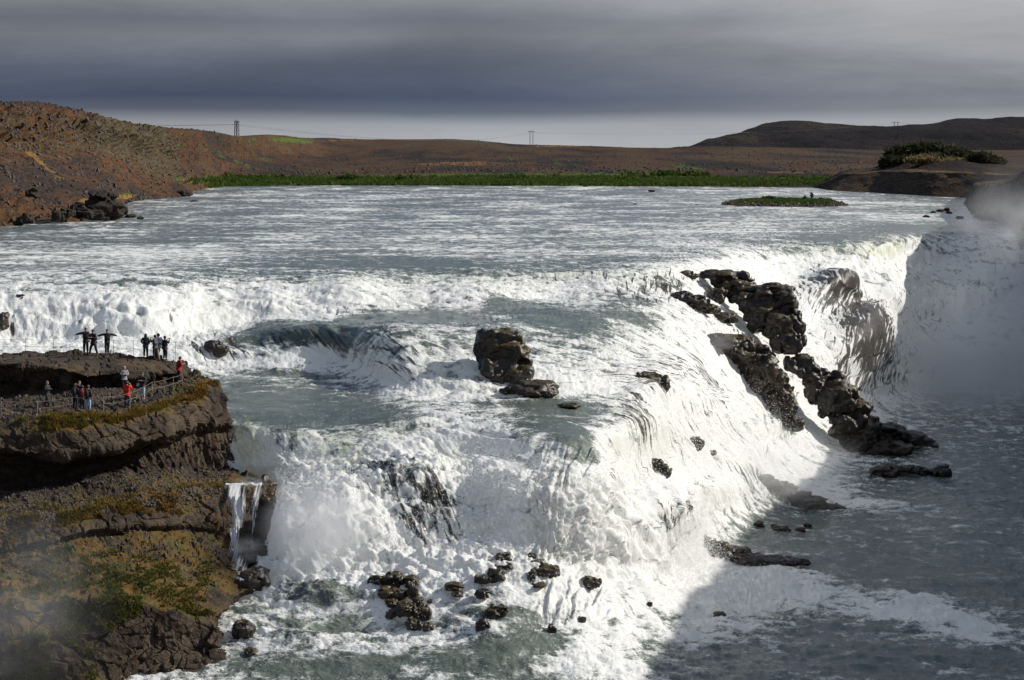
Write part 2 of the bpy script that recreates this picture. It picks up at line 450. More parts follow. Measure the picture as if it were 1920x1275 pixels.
DENS = [1.6, 1.3, 1.2, 1.2, 1.3, 1.6, 1.9, 2.0, 2.0, 1.9, 1.9, 1.9, 1.9, 1.9, 2.0, 2.0, 2.0, 6.0, 26.0]

def loft_z(rows, pxs, dens, ksm=6):
    R = []
    for nodes in rows:
        py, z, fo = interp_row(nodes, pxs)
        py = smooth_axis(py, ksm, 0); z = smooth_axis(z, ksm, 0); fo = smooth_axis(fo, ksm, 0)
        R.append((py, z, fo))
    PY, Z, FO, RI = [], [], [], []
    for i in range(len(R) - 1):
        gap = np.mean(np.abs(R[i + 1][0] - R[i][0])[(pxs > 0) & (pxs < 1920)])
        n = max(2, int(gap / dens[i]))
        for k in range(n):
            t = k / n
            PY.append(R[i][0] * (1 - t) + R[i + 1][0] * t)
            # depth is interpolated, not height, so a flat stays flat and a face stays a face
            z = R[i][1] * (1 - t) + R[i + 1][1] * t
            Z.append(z); FO.append(R[i][2] * (1 - t) + R[i + 1][2] * t); RI.append(i + t)
    PY, Z, FO = np.array(PY), np.array(Z), np.array(FO)
    return PY, Z, FO, np.array(RI)

PY0, Z0, FO0, RI = loft_z(ROWS, PXS, DENS, 13)
D0 = -Z0 * F / (PY0 - YH)
D0 = smooth_axis(D0, 2.0, 0)
Z0 = smooth_axis(Z0, 2.0, 0)
# heights must fall away from the eye without folding back
D0 = np.minimum.accumulate(D0, axis=0)
PY0 = YH - Z0 * F / D0
PX0 = np.broadcast_to(PXS, D0.shape)
WP = np.stack([(PX0 - CX) * D0 / F, D0, Z0], -1)
S = -(WP[..., 1] + WP[..., 2])
_lip = WP[int(np.searchsorted(RI, 7.0))]
_u = np.concatenate([[0], np.cumsum(np.hypot(np.diff(_lip[:, 0]), .6 * np.diff(_lip[:, 1])))])
UC = np.broadcast_to(smooth_axis(_u, 20, 0), WP.shape[:2])
gp = np.gradient(WP, axis=0)
steep = np.abs(gp[..., 2]) / (np.linalg.norm(gp, axis=-1) + 1e-9)
steep = smooth_axis(smooth_axis(steep, 3, 0), 3, 1)

def spot(px, py, rx, ry, rot=0.0, soft=0.85, warp=0.75):
    c, s_ = cos(radians(rot)), sin(radians(rot))
    dx, dy = PX0 - px, PY0 - py
    u = (dx * c + dy * s_) / rx; v = (-dx * s_ + dy * c) / ry
    r = np.sqrt(u * u + v * v) + warp * WARP
    return sstep(1 + soft, 1 - soft, r)
_s8 = S[int(np.searchsorted(RI, 8.0))][None, :]
_rs = np.where(PX0 > 1430, sstep(5.5, 8, RI)[:, None], sstep(8, 11, RI)[:, None])
KAP = np.interp(PX0, [0, 400, 700, 1000, 1150, 1420, 1500, 1760], [.05, .15, .28, .36, .75, .7, 0, 0])
UC = UC - KAP * _rs * (S - _s8)
UC = smooth_axis(UC, 5, 1)
WARP = fbm(WP[..., 0] / 2.6, WP[..., 2] * .4, WP[..., 1] / 3.0, 5, .6)

# smooth grey tongues of water, foam patches and thinly covered rock: (column, row, rx, ry, rot, amount)
FOAM = [(560, 632, 85, 20, -3, -.75), (655, 632, 35, 22, 0, -.55), (720, 600, 70, 13, 4, -.5), (815, 592, 90, 13, 3, -.6), (960, 578, 55, 8, 3, -.6), (1000, 588, 60, 14, 12, -.5),
        (540, 700, 80, 8, 2, -.2), (560, 758, 125, 22, 4, -.42), (690, 782, 50, 16, 20, -.5), (500, 735, 90, 4, 2, .25), (620, 748, 70, 3, 4, .22), (560, 722, 70, 5, 0, .15), (760, 790, 20, 18, 20, -.35),
        (1060, 765, 60, 9, 4, -.35), (1035, 800, 55, 16, 8, -.45), (1085, 835, 34, 18, 35, -.5), (1010, 790, 50, 4, 6, .3), (1100, 800, 40, 5, 20, .25),
        (1060, 600, 60, 18, 20, -.4), (1180, 595, 55, 12, 8, -.35), (1180, 562, 60, 12, 5, -.35), (1240, 530, 30, 14, 0, -.3),
        (690, 895, 60, 18, 10, -.35), (770, 930, 70, 55, 15, -.35), (880, 960, 40, 20, 20, -.15), (1040, 890, 50, 20, 15, -.2), (1240, 975, 40, 30, 10, -.28),
        (590, 1115, 60, 16, 5, -.5), (640, 1170, 90, 18, -5, -.45), (470, 1140, 50, 10, 0, -.5), (950, 1150, 80, 12, 5, -.35), (840, 1230, 180, 22, -3, -.35), (1000, 1200, 90, 16, -5, -.35), (560, 1250, 140, 16, 0, -.3),
        (1120, 1240, 70, 25, 15, .35), (1180, 1265, 60, 14, 15, .35), (700, 1215, 60, 10, 0, .25),
        (1560, 1115, 190, 28, 14, .35), (1760, 1165, 130, 26, 10, .42), (1850, 1190, 90, 22, 5, .3), (1430, 1085, 110, 30, 12, .42), (1350, 1120, 90, 40, 0, .4), (1300, 1190, 90, 10, -4, .15), (1730, 1140, 50, 25, 0, .3),
        (1560, 935, 120, 14, 10, .35), (1500, 905, 80, 14, 5, .3), (1700, 950, 120, 8, 8, .2), (1720, 985, 140, 14, 5, .08),
        (1700, 1060, 200, 30, 0, -.08), (1380, 1240, 160, 35, 0, -.15),
        (1560, 450, 60, 8, 0, -.2), (1750, 430, 90, 8, 0, -.15), (1640, 430, 60, 7, 0, -.15), (1480, 470, 40, 7, 0, -.3), (1380, 480, 60, 5, 0, -.2),
        (120, 610, 60, 30, -10, -.12), (470, 590, 60, 14, -10, .1), (200, 530, 160, 5, 0, -.3), (60, 545, 90, 5, 0, -.2)]
THIN = [(1540, 548, 34, 36, 0, .62), (1515, 555, 40, 26, 0, .3), (1530, 585, 60, 14, 0, .25), (1588, 645, 34, 62, 8, .66), (1560, 610, 40, 30, 30, .36), (1620, 670, 45, 60, 10, .42), (1640, 700, 55, 40, 10, .30), (1660, 560, 20, 35, 0, .2), (1630, 500, 60, 12, 10, .12),
        (560, 640, 100, 22, 0, .30), (660, 640, 35, 25, 0, .33), (740, 665, 35, 30, 30, .30), (765, 690, 20, 40, 0, .25), (1170, 560, 70, 14, 0, .30), (1250, 535, 24, 24, 0, .45), (1190, 525, 90, 18, 0, .22), (1030, 520, 90, 14, 0, .15),
        (770, 940, 75, 55, 15, .33), (775, 975, 25, 20, 0, .35), (700, 905, 60, 25, 10, .30), (800, 950, 20, 50, 15, .3), (850, 980, 30, 25, 30, .22),
        (1170, 775, 30, 30, 30, .38), (1190, 800, 18, 50, -15, .36), (1200, 850, 20, 60, -10, .2), (1280, 830, 20, 50, -25, .22), (1260, 700, 60, 22, 15, .28), (1340, 740, 25, 35, 30, .33), (1300, 690, 40, 20, 30, .25), (1215, 720, 45, 35, 0, .38),
        (1245, 965, 35, 25, 10, .38), (1440, 920, 70, 16, 20, .30), (1500, 945, 40, 18, 20, .35), (1380, 890, 40, 12, 20, .25), (1050, 880, 30, 25, 0, .22), (850, 1000, 25, 25, 30, .2), (905, 1025, 30, 14, 0, .24),
        (1120, 700, 60, 10, 20, .2), (1250, 640, 60, 10, 12, .22), (1190, 650, 50, 8, 10, .2), (1350, 800, 16, 40, -35, .3), (1410, 850, 14, 30, -35, .22), (1150, 900, 14, 40, -20, .24), (1300, 780, 14, 44, -30, .26), (640, 590, 50, 8, 0, .25), (330, 600, 22, 16, 0, .22), (250, 570, 30, 12, 0, .18), (1400, 520, 40, 10, 30, .2), (400, 655, 60, 30, 15, .33), (500, 590, 20, 18, 0, .25), (20, 605, 20, 30, 0, .3), (110, 600, 40, 20, 0, .12), (1350, 610, 70, 14, 0, .2), (1420, 640, 50, 20, 20, .2), (1470, 790, 30, 50, -30, .33), (1650, 860, 60, 20, 10, .2), (1750, 590, 30, 40, 0, .15), (1840, 540, 60, 60, 0, .12),
        (1080, 840, 40, 26, 35, .12), (600, 1120, 70, 20, 5, .1), (455, 1185, 40, 22, 0, .25), (870, 1180, 25, 12, 0, .15), (1010, 1180, 60, 12, 0, .15), (560, 900, 30, 20, 0, .1)]
# swellings of the bed under the water: (column, row, rx, ry, outward metres)
BUMP = [(770, 915, 95, 55, 1.6), (1540, 560, 50, 34, 4.2), (1600, 640, 62, 55, 4.2), (1650, 560, 40, 40, 2.0), (1230, 715, 60, 35, 1.3), (1190, 800, 50, 40, 1.0), (570, 640, 110, 26, .9), (740, 660, 60, 40, 1.0), (560, 1000, 90, 60, 1.8), (950, 920, 60, 45, 1.2),
        (640, 960, 60, 40, 1.0), (1050, 960, 80, 50, 1.0), (1250, 970, 50, 40, 1.2), (468, 960, 38, 60, -4.0), (1400, 850, 60, 60, 1.2), (1330, 920, 80, 30, .9), (240, 600, 90, 40, 1.2), (500, 575, 50, 30, .9), (900, 555, 90, 20, .8), (650, 550, 60, 25, .9), (1120, 540, 60, 20, .6),
        (590, 1115, 60, 20, .5), (500, 1170, 60, 20, .4), (560, 1200, 80, 16, .4), (1450, 1090, 90, 18, .45), (1770, 1165, 90, 20, .5), (1690, 1140, 50, 15, .5), (1150, 1000, 60, 40, .8), (680, 1000, 50, 40, .8)]
foam = FO0.copy()
thin = np.zeros_like(foam)
for a in FOAM:
    foam += a[5] * spot(*a[:5])
for a in THIN:
    thin += a[5] * spot(*a[:5])
CURT = [(470, 835, 40, 50, .95), (600, 825, 45, 40, .7), (650, 850, 40, 40, .8), (560, 800, 60, 14, .5), (750, 815, 40, 30, .4), (820, 690, 40, 40, .3), (880, 700, 40, 40, .35), (1640, 462, 35, 26, .9), (1680, 462, 20, 20, .8), (1560, 462, 40, 16, .7), (1500, 460, 40, 14, .6),
        (640, 530, 80, 14, .5), (900, 520, 120, 12, .5), (1080, 520, 120, 12, .5), (1130, 600, 80, 25, .35), (1460, 650, 40, 30, .3), (1200, 820, 60, 60, .3), (850, 870, 60, 30, .35), (380, 590, 80, 30, .2)]
curt = np.zeros_like(foam)  # mask of the backlit curtains, whose glow is painted as a tint
for px, py, rx, ry, h in CURT:
    curt = np.maximum(curt, h * spot(px, py, rx, ry, 0, .7, .5))
N0 = normals(smooth_axis(smooth_axis(WP, 3, 0), 3, 1))
N0 = np.where(N0[..., 2:3] < 0, -N0, N0)
bump = np.zeros_like(foam)
for px, py, rx, ry, h in BUMP:
    bump += h * np.exp(-(((PX0 - px) / rx) ** 2 + ((PY0 - py) / ry) ** 2))
WP1 = WP + N0 * bump[..., None]
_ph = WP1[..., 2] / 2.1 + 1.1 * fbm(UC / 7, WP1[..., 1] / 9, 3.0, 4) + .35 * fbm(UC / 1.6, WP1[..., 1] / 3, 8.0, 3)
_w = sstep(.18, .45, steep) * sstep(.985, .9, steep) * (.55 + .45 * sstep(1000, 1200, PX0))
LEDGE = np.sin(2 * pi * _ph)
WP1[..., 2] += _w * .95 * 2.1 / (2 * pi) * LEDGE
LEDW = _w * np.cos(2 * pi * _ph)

X, Y, Z = WP1[..., 0], WP1[..., 1], WP1[..., 2]
fallw = sstep(.25, .75, steep)
white = np.clip(foam, 0, 1)
heapz = np.exp(-(((PX0 - 650) / 160) ** 2 + ((PY0 - 990) / 80) ** 2))
# rolling billows of white water (bigger on the drops), streaks along the fall, chop on the flats
S = -(Y + Z)
Xw = UC + .8 * pn(UC / 3, S / 5, 3.3)
b1 = billow(Xw / 1.9, S / 6.5, 0.0, 6, .60)
bF = billow(Xw / 2.4, S / 2.4, 4.0, 6, .62)
_g1 = lambda c, w_: np.exp(-((RI - c) / w_) ** 2)[:, None]
footw = np.clip(_g1(8, .35) + _g1(10, .35) + _g1(15.0, .55) * sstep(1400, 1200, PX0) + heapz * 1.2, 0, 1)
b2 = billow(Xw / .85, S / 1.3, 7.7, 4, .66)
b0 = fbm(Xw / 6.5, S / 7.0, 1.7, 4, .5)
flute = fbm(Xw / 2.2, S / 26, 6.6, 4, .55)
st = fbm(Xw / .45, S / 4.5, 2.0, 4, .6) + .6 * fbm(Xw / 1.5, S / 9, 5.0, 2)
chop = billow(X / 2.3, Y / 1.5, 9.0, 4, .6) + .7 * np.interp(RI, [14, 16], [0, 1])[:, None] * billow(X / 4.5 + .3 * Y / 5, Y / 3.4, 19.0, 5, .65) * 1.3
swell = fbm(X / 9, Y / 4.5, 1.0, 3)
nearw = sstep(420, 200, Y)
rap = np.interp(RI, [0, 3, 5, 6, 8, 15, 16, 17, 19], [.25, .5, .7, 1, 1, 1, 1, .8, .6])[:, None]
rightf = sstep(1080, 1250, PX0)
bigf = sstep(1640, 1740, PX0)
_lo = np.interp(RI, [14.2, 14.8], [1, .25])[:, None]
st = st * _lo; flute = flute * _lo
disp = fallw * (b1 * (.62 - .3 * footw) + bF * footw * .78 + b2 * .12 * footw + st * .30 * (1 - footw) + flute * .7 * (1 - footw) + b0 * (.5 + 1.1 * rightf) + bigf * flute * 2.4) * (.35 + .65 * white)
disp += (1 - fallw) * ((chop * .30 * (.35 + white) + swell * .30) * rap)
shoulder = np.interp(RI, [13.5, 14.2, 15, 15.6], [0, 1, 1, 0])[:, None] * sstep(1500, 1150, PX0)
disp += shoulder * (billow(X / 1.7, S / 1.7, 4.0, 4, .6) * .65)
smooth_zone = spot(570, 760, 170, 38, 3) + spot(1040, 800, 90, 30, 5)
disp *= 1 - .75 * np.clip(smooth_zone, 0, 1)
edge_soft = np.clip((PY0 - 338) / 30, 0, 1)
disp *= edge_soft
WP2 = WP1 + N0 * disp[..., None]
foam = foam + .30 * (disp - smooth_axis(smooth_axis(disp, 8, 0), 8, 1)) / .4 * (1 - fallw) + .10 * fbm(X / 6, S / 4, 8.0, 3)
# transverse foam lines of the upper river
lines = np.abs(pn(X / 30, Y / 7.0 + .6 * pn(X / 25, Y / 30, 2.0), 6.0))
foam += np.interp(RI, [0, 1, 5, 6], [1, 1, 1, 0])[:, None] * (.26 * np.exp(-(lines / .08) ** 2) - .05 + .34 * fbm(X / 12, Y / 8, 5.5, 3))
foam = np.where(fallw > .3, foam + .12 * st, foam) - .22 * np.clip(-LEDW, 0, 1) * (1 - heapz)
foam -= .55 * fallw * (1 - footw) * (RI < 14)[:, None] * sstep(.0, .6, fbm(Xw / 2.2, S / 14.0, 12.2, 5, .6)) * (.6 + .4 * rightf)
foam += bigf * fallw * (.30 - .42 * sstep(-.05, .5, flute))
curt = np.clip(curt + .30 * fallw * (1 - footw) * sstep(.0, .5, fbm(Xw / 4, S / 12, 22.2, 3)), 0, 1)
foam += .55 * (1 - fallw) * (fbm(X / 5 + .25 * Y / 5, Y / 6, 2.2, 6, .6) + .5 * fbm(X / 1.2, Y / 1.6, 3.2, 4, .6)) * sstep(14.5, 16, RI)[:, None]
foam += .40 * curt * (fallw > .2)  # extra foam lightens the curtains where their faces lie in shade
foam += .07 * (RI > 14.5)[:, None] * (PX0 > 1250)
foam = np.maximum(foam, .16 + .22 * fbm(X / 5, Y / 1.0, 4.4, 4, .6))
foam += np.interp(RI, [0, 1, 5, 6], [.05, .07, .05, 0])[:, None] + np.interp(RI, [0, 1, 5, 6], [1, 1, 1, 0])[:, None] * .42 * fbm(X / 20, Y / 60, 7.5, 4)
YW = np.where(Y < 180, Y, 180 * (1 + np.log(np.maximum(Y, 180) / 180)))
UV = np.stack([X, -(YW + Z)], -1)
UV2 = np.stack([UC, S], -1)

cut1 = int(np.searchsorted(RI, 5.0)); cut2 = int(np.searchsorted(RI, 15.0))
for nm, a, b in (('upper_river', 0, cut1 + 1), ('waterfall', cut1, cut2 + 1), ('lower_river', cut2, len(RI))):
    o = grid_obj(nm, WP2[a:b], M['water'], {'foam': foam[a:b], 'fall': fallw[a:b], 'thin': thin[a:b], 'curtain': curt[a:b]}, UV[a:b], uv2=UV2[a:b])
    o['kind'] = 'structure'

def water_D(px, py):
    c = int(np.clip(round((px - PXS[0]) / 2.2), 0, len(PXS) - 1))
    r = int(np.argmin(np.abs(PY0[:, c] - py)))
    return float(Y[r, c])

# ------------------------------------------------------------------ rocks
def rock_geo(center, r, seed, sub=4, rough=.22, facet=.75, mb=None, flat=.0):
    V, Fc = ICO[sub]
    o = seed * 7.31
    n = V.copy()
    f1, f2, idv = worley(V[:, 0] * 1.25 + o, V[:, 1] * 1.25 + o * .7, V[:, 2] * 1.25 - o)
    s = 1 + rough * fbm(V[:, 0] * 1.4 + o, V[:, 1] * 1.4, V[:, 2] * 1.4, 5, .5) * 1.3 + facet * (idv - .5) * .9 + .10 * (f2 - f1)
    sgn = np.sign(V) * np.abs(V) ** .62          # squarish
    sgn /= np.maximum(np.linalg.norm(sgn, axis=1, keepdims=True) ** .5, .6)
    Q = sgn * s[:, None]
    return Q * np.array(r) + np.array(center), Fc

def keep_largest(me, name):
    import bmesh
    bm = bmesh.new(); bm.from_mesh(me); bm.verts.ensure_lookup_table()
    seen = np.full(len(bm.verts), -1); sizes = []
    for v in bm.verts:
        if seen[v.index] >= 0: continue
        st_ = [v]; seen[v.index] = len(sizes); c = 0
        while st_:
            w = st_.pop(); c += 1
            for e in w.link_edges:
                o = e.other_vert(w)
                if seen[o.index] < 0:
                    seen[o.index] = len(sizes); st_.append(o)
        sizes.append(c)
    if len(sizes) > 1:
        k = int(np.argmax(sizes))
        print('ISLANDS', name, sizes)
        bmesh.ops.delete(bm, geom=[v for v in bm.verts if seen[v.index] != k], context='VERTS')
        bm.to_mesh(me); me.update()
    bm.free()

def lumps(name, specs, mat, sub=4, depth=1.0, rough=.32, parent=None, D=None, dz=0.0, setback=0.3):
    """specs: (px, py, rx, ry) in photo units of one rock body made of several fused lumps"""
    Vs, Fs, n = [], [], 0
    prev = None
    for i, sp in enumerate(specs):
        px, py, rx, ry = sp[:4]
        d = sp[4] if len(sp) > 4 else (D if D else water_D(px, py + ry * .7))
        if prev is not None and len(sp) <= 4:
            r_ = .6 * max(rx, ry) * d / F
            d = min(max(d, prev - r_), prev + r_)
        prev = d
        k = d / F
        gf = 1.10 if rx > 24 or len(specs) > 4 else .92
        c = ((px - CX) * k, d + setback, (YH - py) * k + dz)
        V, Fc = rock_geo(c, (rx * k * gf, max(rx, ry * .8) * k * depth, ry * k * gf), hash((round(px), round(py))) % 97 + i, sub, rough)
        Vs.append(V); Fs.append(Fc + n); n += len(V)
    size = max(max(q[2], q[3]) for q in specs) * d / F
    mean = np.mean([max(q[2], q[3]) for q in specs]) * d / F
    me = raw_mesh(name, np.concatenate(Vs), np.concatenate(Fs), 3, True)
    o = link(name, me, mat, parent)
    md = o.modifiers.new('r', 'REMESH'); md.mode = 'VOXEL'
    vox = max(mean * .075, size * .035); md.voxel_size = vox
    dg = bpy.context.evaluated_depsgraph_get(); dg.update()
    nm = bpy.data.meshes.new_from_object(o.evaluated_get(dg))
    bpy.data.objects.remove(o); bpy.data.meshes.remove(me)
    n_ = len(nm.vertices)
    keep_largest(nm, name)
    n_ = len(nm.vertices)
    co = np.empty(n_ * 3, np.float32); nm.vertices.foreach_get('co', co); co = co.reshape(-1, 3).astype(float)
    no = np.empty(n_ * 3, np.float32); nm.vertices.foreach_get('normal', no); no = no.reshape(-1, 3)
    L = max(mean * .8, .1)
    a, b, c_ = co.T / L
    w = .25 * np.array([pn(a, b, c_), pn(a + 9, b, c_), pn(a, b + 9, c_)])
    f1, f2, idv = worley(a + w[0], b + w[1], c_ * 1.3 + w[2]); g1, g2, idw = worley(a * 2.6, b * 2.6, c_ * 3.4)
    dsp = L * (.26 * (idv - .5) + .05 * (idw - .5) + .10 * fbm(a * 1.3, b * 1.3, c_ * 2.2, 5, .55))
    co = co + no * dsp[:, None]
    nm.vertices.foreach_set('co', co.astype(np.float32).ravel()); nm.update()
    nm.name = name
    nm.materials.clear(); nm.materials.append(mat)
    nm.polygons.foreach_set('use_smooth', [True] * len(nm.polygons))
    return link(name, nm, mat, parent)
#@ROCKS
OUT = [  # (label, category, lumps)
 ('long jagged dark outcrop with an overhanging head between the cascade and the great fall', 'outcrop',
  [(1338, 515, 22, 6, 203), (1362, 524, 30, 13, 202), (1385, 540, 26, 15, 201), (1400, 556, 28, 15, 200), (1425, 566, 36, 20, 199), (1455, 558, 34, 20, 199), (1468, 575, 26, 26, 198), (1440, 596, 34, 24, 198), (1466, 612, 30, 22, 197), (1478, 636, 24, 22, 196), (1486, 652, 15, 12, 196)]),
 ('black rock ridge running down to the plunge pool beside the spray', 'outcrop',
  [(1500, 680, 20, 14, 196), (1518, 698, 18, 13, 196), (1535, 716, 22, 18, 197), (1552, 734, 30, 26, 197), (1575, 752, 34, 28, 197), (1592, 785, 34, 28, 197), (1618, 805, 34, 20, 198), (1655, 816, 40, 16, 200), (1690, 825, 38, 11, 202), (1724, 830, 28, 7, 203), (1652, 838, 50, 12, 198.5), (1610, 825, 26, 18, 196.5)]),
 ('small mossy brown rock shelf left of the jagged outcrop', 'outcrop', [(1285, 558, 22, 10), (1305, 568, 24, 15), (1330, 580, 20, 8)]),
 ('thin wet mossy ledge under the jagged outcrop', 'outcrop', [(1352, 592, 22, 6), (1372, 600, 12, 7)]),
 ('dark speckled rock between white strands above the jagged outcrop', 'rock', [(1345, 555, 16, 16)]),
 ('tall brown mossy rock rib with water sliding down its right side', 'outcrop',
  [(1345, 640, 34, 9), (1380, 652, 32, 16), (1408, 668, 30, 20), (1420, 695, 32, 30), (1442, 720, 28, 32), (1462, 748, 22, 28), (1480, 775, 14, 22), (1496, 796, 10, 12)]),
 ('large rounded dark mossy boulder standing in the middle of the cascade', 'boulder',
  [(938, 655, 36, 30, 145), (948, 685, 40, 34, 144.7), (957, 705, 34, 18, 144.4)]),
 ('low flat mossy boulder at the foot of the large rounded boulder', 'boulder', [(1005, 729, 42, 10, 140.5), (975, 733, 28, 6, 140.5)]),
 ('wet dark rock with water draping over its left side, right of centre', 'rock', [(1218, 722, 26, 22), (1195, 710, 26, 10)]),
 ('thin dark rock sliver showing above the green pool', 'rock', [(1066, 762, 20, 4)]),
 ('squarish black rock near the foot of the white slope', 'rock', [(1303, 832, 17, 12), (1293, 828, 10, 7)]),
 ('narrow dark rock just below the squarish black rock', 'rock', [(1330, 850, 12, 6), (1315, 845, 9, 5)]),
 ('small flat rock at the head of the low rock spit', 'rock', [(1357, 873, 10, 4)]),
 ('slanting grey rock wedge in the white slope', 'rock', [(1232, 872, 12, 12), (1245, 885, 13, 14)]),
 ('low dark rock spit ending the middle slope in the basin', 'outcrop',
  [(1395, 885, 20, 4), (1425, 897, 20, 5), (1450, 907, 20, 6), (1475, 920, 20, 8), (1498, 935, 24, 11), (1525, 946, 26, 9), (1555, 953, 22, 5)]),
 ('low wet rock tongue reaching into the shaded basin', 'outcrop',
  [(1325, 1018, 12, 10), (1345, 1030, 22, 13), (1375, 1040, 28, 11), (1410, 1050, 34, 8), (1450, 1054, 34, 6), (1485, 1056, 26, 4)]),
 ('wide low shoal of rocks in shaded water below the spray', 'outcrop',
  [(1660, 888, 22, 11), (1690, 886, 22, 11), (1715, 884, 18, 9), (1745, 886, 12, 8), (1700, 902, 30, 8), (1735, 911, 28, 6), (1765, 913, 20, 4)]),
 ('rounded dark rock alone beside the low shoal', 'rock', [(1767, 886, 18, 12)]),
 ('small dark cube-like rock by the black ridge end', 'rock', [(1666, 803, 7, 6)]),
 ('brown wet rock in the cascade behind the tourists ledge', 'rock', [(398, 650, 18, 14), (412, 660, 14, 12)]),
 ('small dark rock in the upper white step', 'rock', [(508, 587, 9, 8)]),
 ('dark wet rock at the far left of the upper step', 'rock', [(6, 604, 9, 18)]),
 ('tiny dark rock at the lip on the far left', 'rock', [(36, 557, 8, 5)]),
 ('broad low rock at the upper lip near the jagged outcrop', 'rock', [(1285, 512, 14, 5), (1300, 518, 10, 5)]),
 ('upright dark pillar behind thin strands right of the small side fall', 'rock', [(497, 930, 13, 30), (500, 965, 15, 36)]),
 ('dark broken rock at the foot of the small side fall', 'rock', [(478, 1040, 26, 13), (495, 1055, 12, 10)]),
 ('black wet boulder pair where the cliff foot meets the rapids', 'boulder', [(470, 1090, 30, 18), (438, 1085, 24, 20), (492, 1098, 12, 10)]),
 ('low dark rock in rapids beside the mossy bluff', 'rock', [(455, 1184, 20, 17)]),
 ('small low rock in rapids near the bluff base', 'rock', [(470, 1222, 14, 5)]),
 # rubble in the rapids
 ('brown misty boulder trio, back row of the left rubble', 'boulder', [(705, 1094, 17, 12), (738, 1090, 20, 14)]),
 ('dark boulder at the right end of the back row', 'boulder', [(771, 1093, 15, 10)]),
 ('long dark slab under the misty boulders', 'rock', [(725, 1114, 24, 10), (745, 1118, 14, 12)]),
 ('pointed dark rock in the middle of the left rubble', 'rock', [(774, 1110, 13, 17)]),
 ('brown faced rock right below the pointed rock', 'rock', [(784, 1131, 11, 9)]),
 ('flat wet rock left below the pointed rock', 'rock', [(738, 1132, 16, 7)]),
 ('black block rock in the lower left rubble', 'rock', [(762, 1146, 19, 14), (735, 1152, 12, 9)]),
 ('brown block rock with a thin trickle in the lower left rubble', 'rock', [(792, 1152, 15, 13)]),
 ('lowest dark rock of the left rubble', 'rock', [(776, 1172, 14, 12)]),
 ('low wet rock right of the lowest rubble rock', 'rock', [(803, 1178, 11, 8)]),
 ('small round rock right of the left rubble', 'rock', [(806, 1130, 5, 4)]),
 ('flat dark rock between the two rubble groups', 'rock', [(853, 1103, 19, 7)]),
 ('small broken rock below the flat dark rock', 'rock', [(857, 1116, 12, 5)]),
 ('round rock veiled by thin water right of the flat rock', 'rock', [(904, 1116, 14, 9)]),
 ('brown boulder at the left of the right rubble', 'boulder', [(905, 1088, 16, 9), (930, 1080, 19, 13)]),
 ('flat upper rock of the right rubble', 'rock', [(944, 1062, 20, 6)]),
 ('topmost dark rock of the right rubble', 'rock', [(945, 1048, 14, 8)]),
 ('dark round rock behind the right rubble', 'rock', [(998, 1044, 10, 6), (1005, 1056, 17, 9)]),
 ('broad dark rock with foam streaks in the right rubble', 'rock', [(1022, 1072, 24, 10), (1038, 1078, 12, 11)]),
 ('small dark knob in front of the broad streaked rock', 'rock', [(997, 1082, 8, 11)]),
 ('low flat rock in front of the right rubble', 'rock', [(1010, 1098, 14, 5)]),
 ('round rock with white trickles, alone at right of the rubble', 'rock', [(1106, 1094, 17, 11)]),
 ('wide brown rock in the lower middle of the rapids', 'rock', [(935, 1147, 16, 11), (922, 1158, 15, 12)]),
 ('dark rock leaning below the wide brown rock', 'rock', [(905, 1177, 13, 14)]),
 ('thin leaning rock in rapids right of the dark leaning rock', 'rock', [(1036, 1182, 8, 9)]),
 ('small thin rock far right in the white rapids', 'rock', [(1092, 1164, 7, 7)]),
 ('low rock at the edge of the shaded rapids', 'rock', [(1218, 1134, 7, 4)]),
 ('dark rock below foam in shaded rapids', 'rock', [(1350, 1155, 12, 4)]),
 ('small pointed rock in shaded basin, nearest the middle slope', 'rock', [(1425, 985, 8, 6)]),
 ('tiny rock right of the small pointed basin rock', 'rock', [(1453, 987, 6, 3)]),
 ('flat rock in the shaded basin', 'rock', [(1468, 993, 14, 4)]),
 ('low basin rock beside the flat one', 'rock', [(1500, 994, 10, 4)]),
 ('small basin rock farthest right', 'rock', [(1516, 987, 7, 4)]),
]
for lab, cat, sp in OUT:
    big = max(s[2] for s in sp) > 25 or len(sp) > 3
    o = lumps('boulder' if cat == 'boulder' else 'rock_outcrop' if cat == 'outcrop' else 'rock', sp, M['wet_rock'], 5 if big else 4, rough=.2)
    tag(o, lab, cat, 'rocks in the falls')

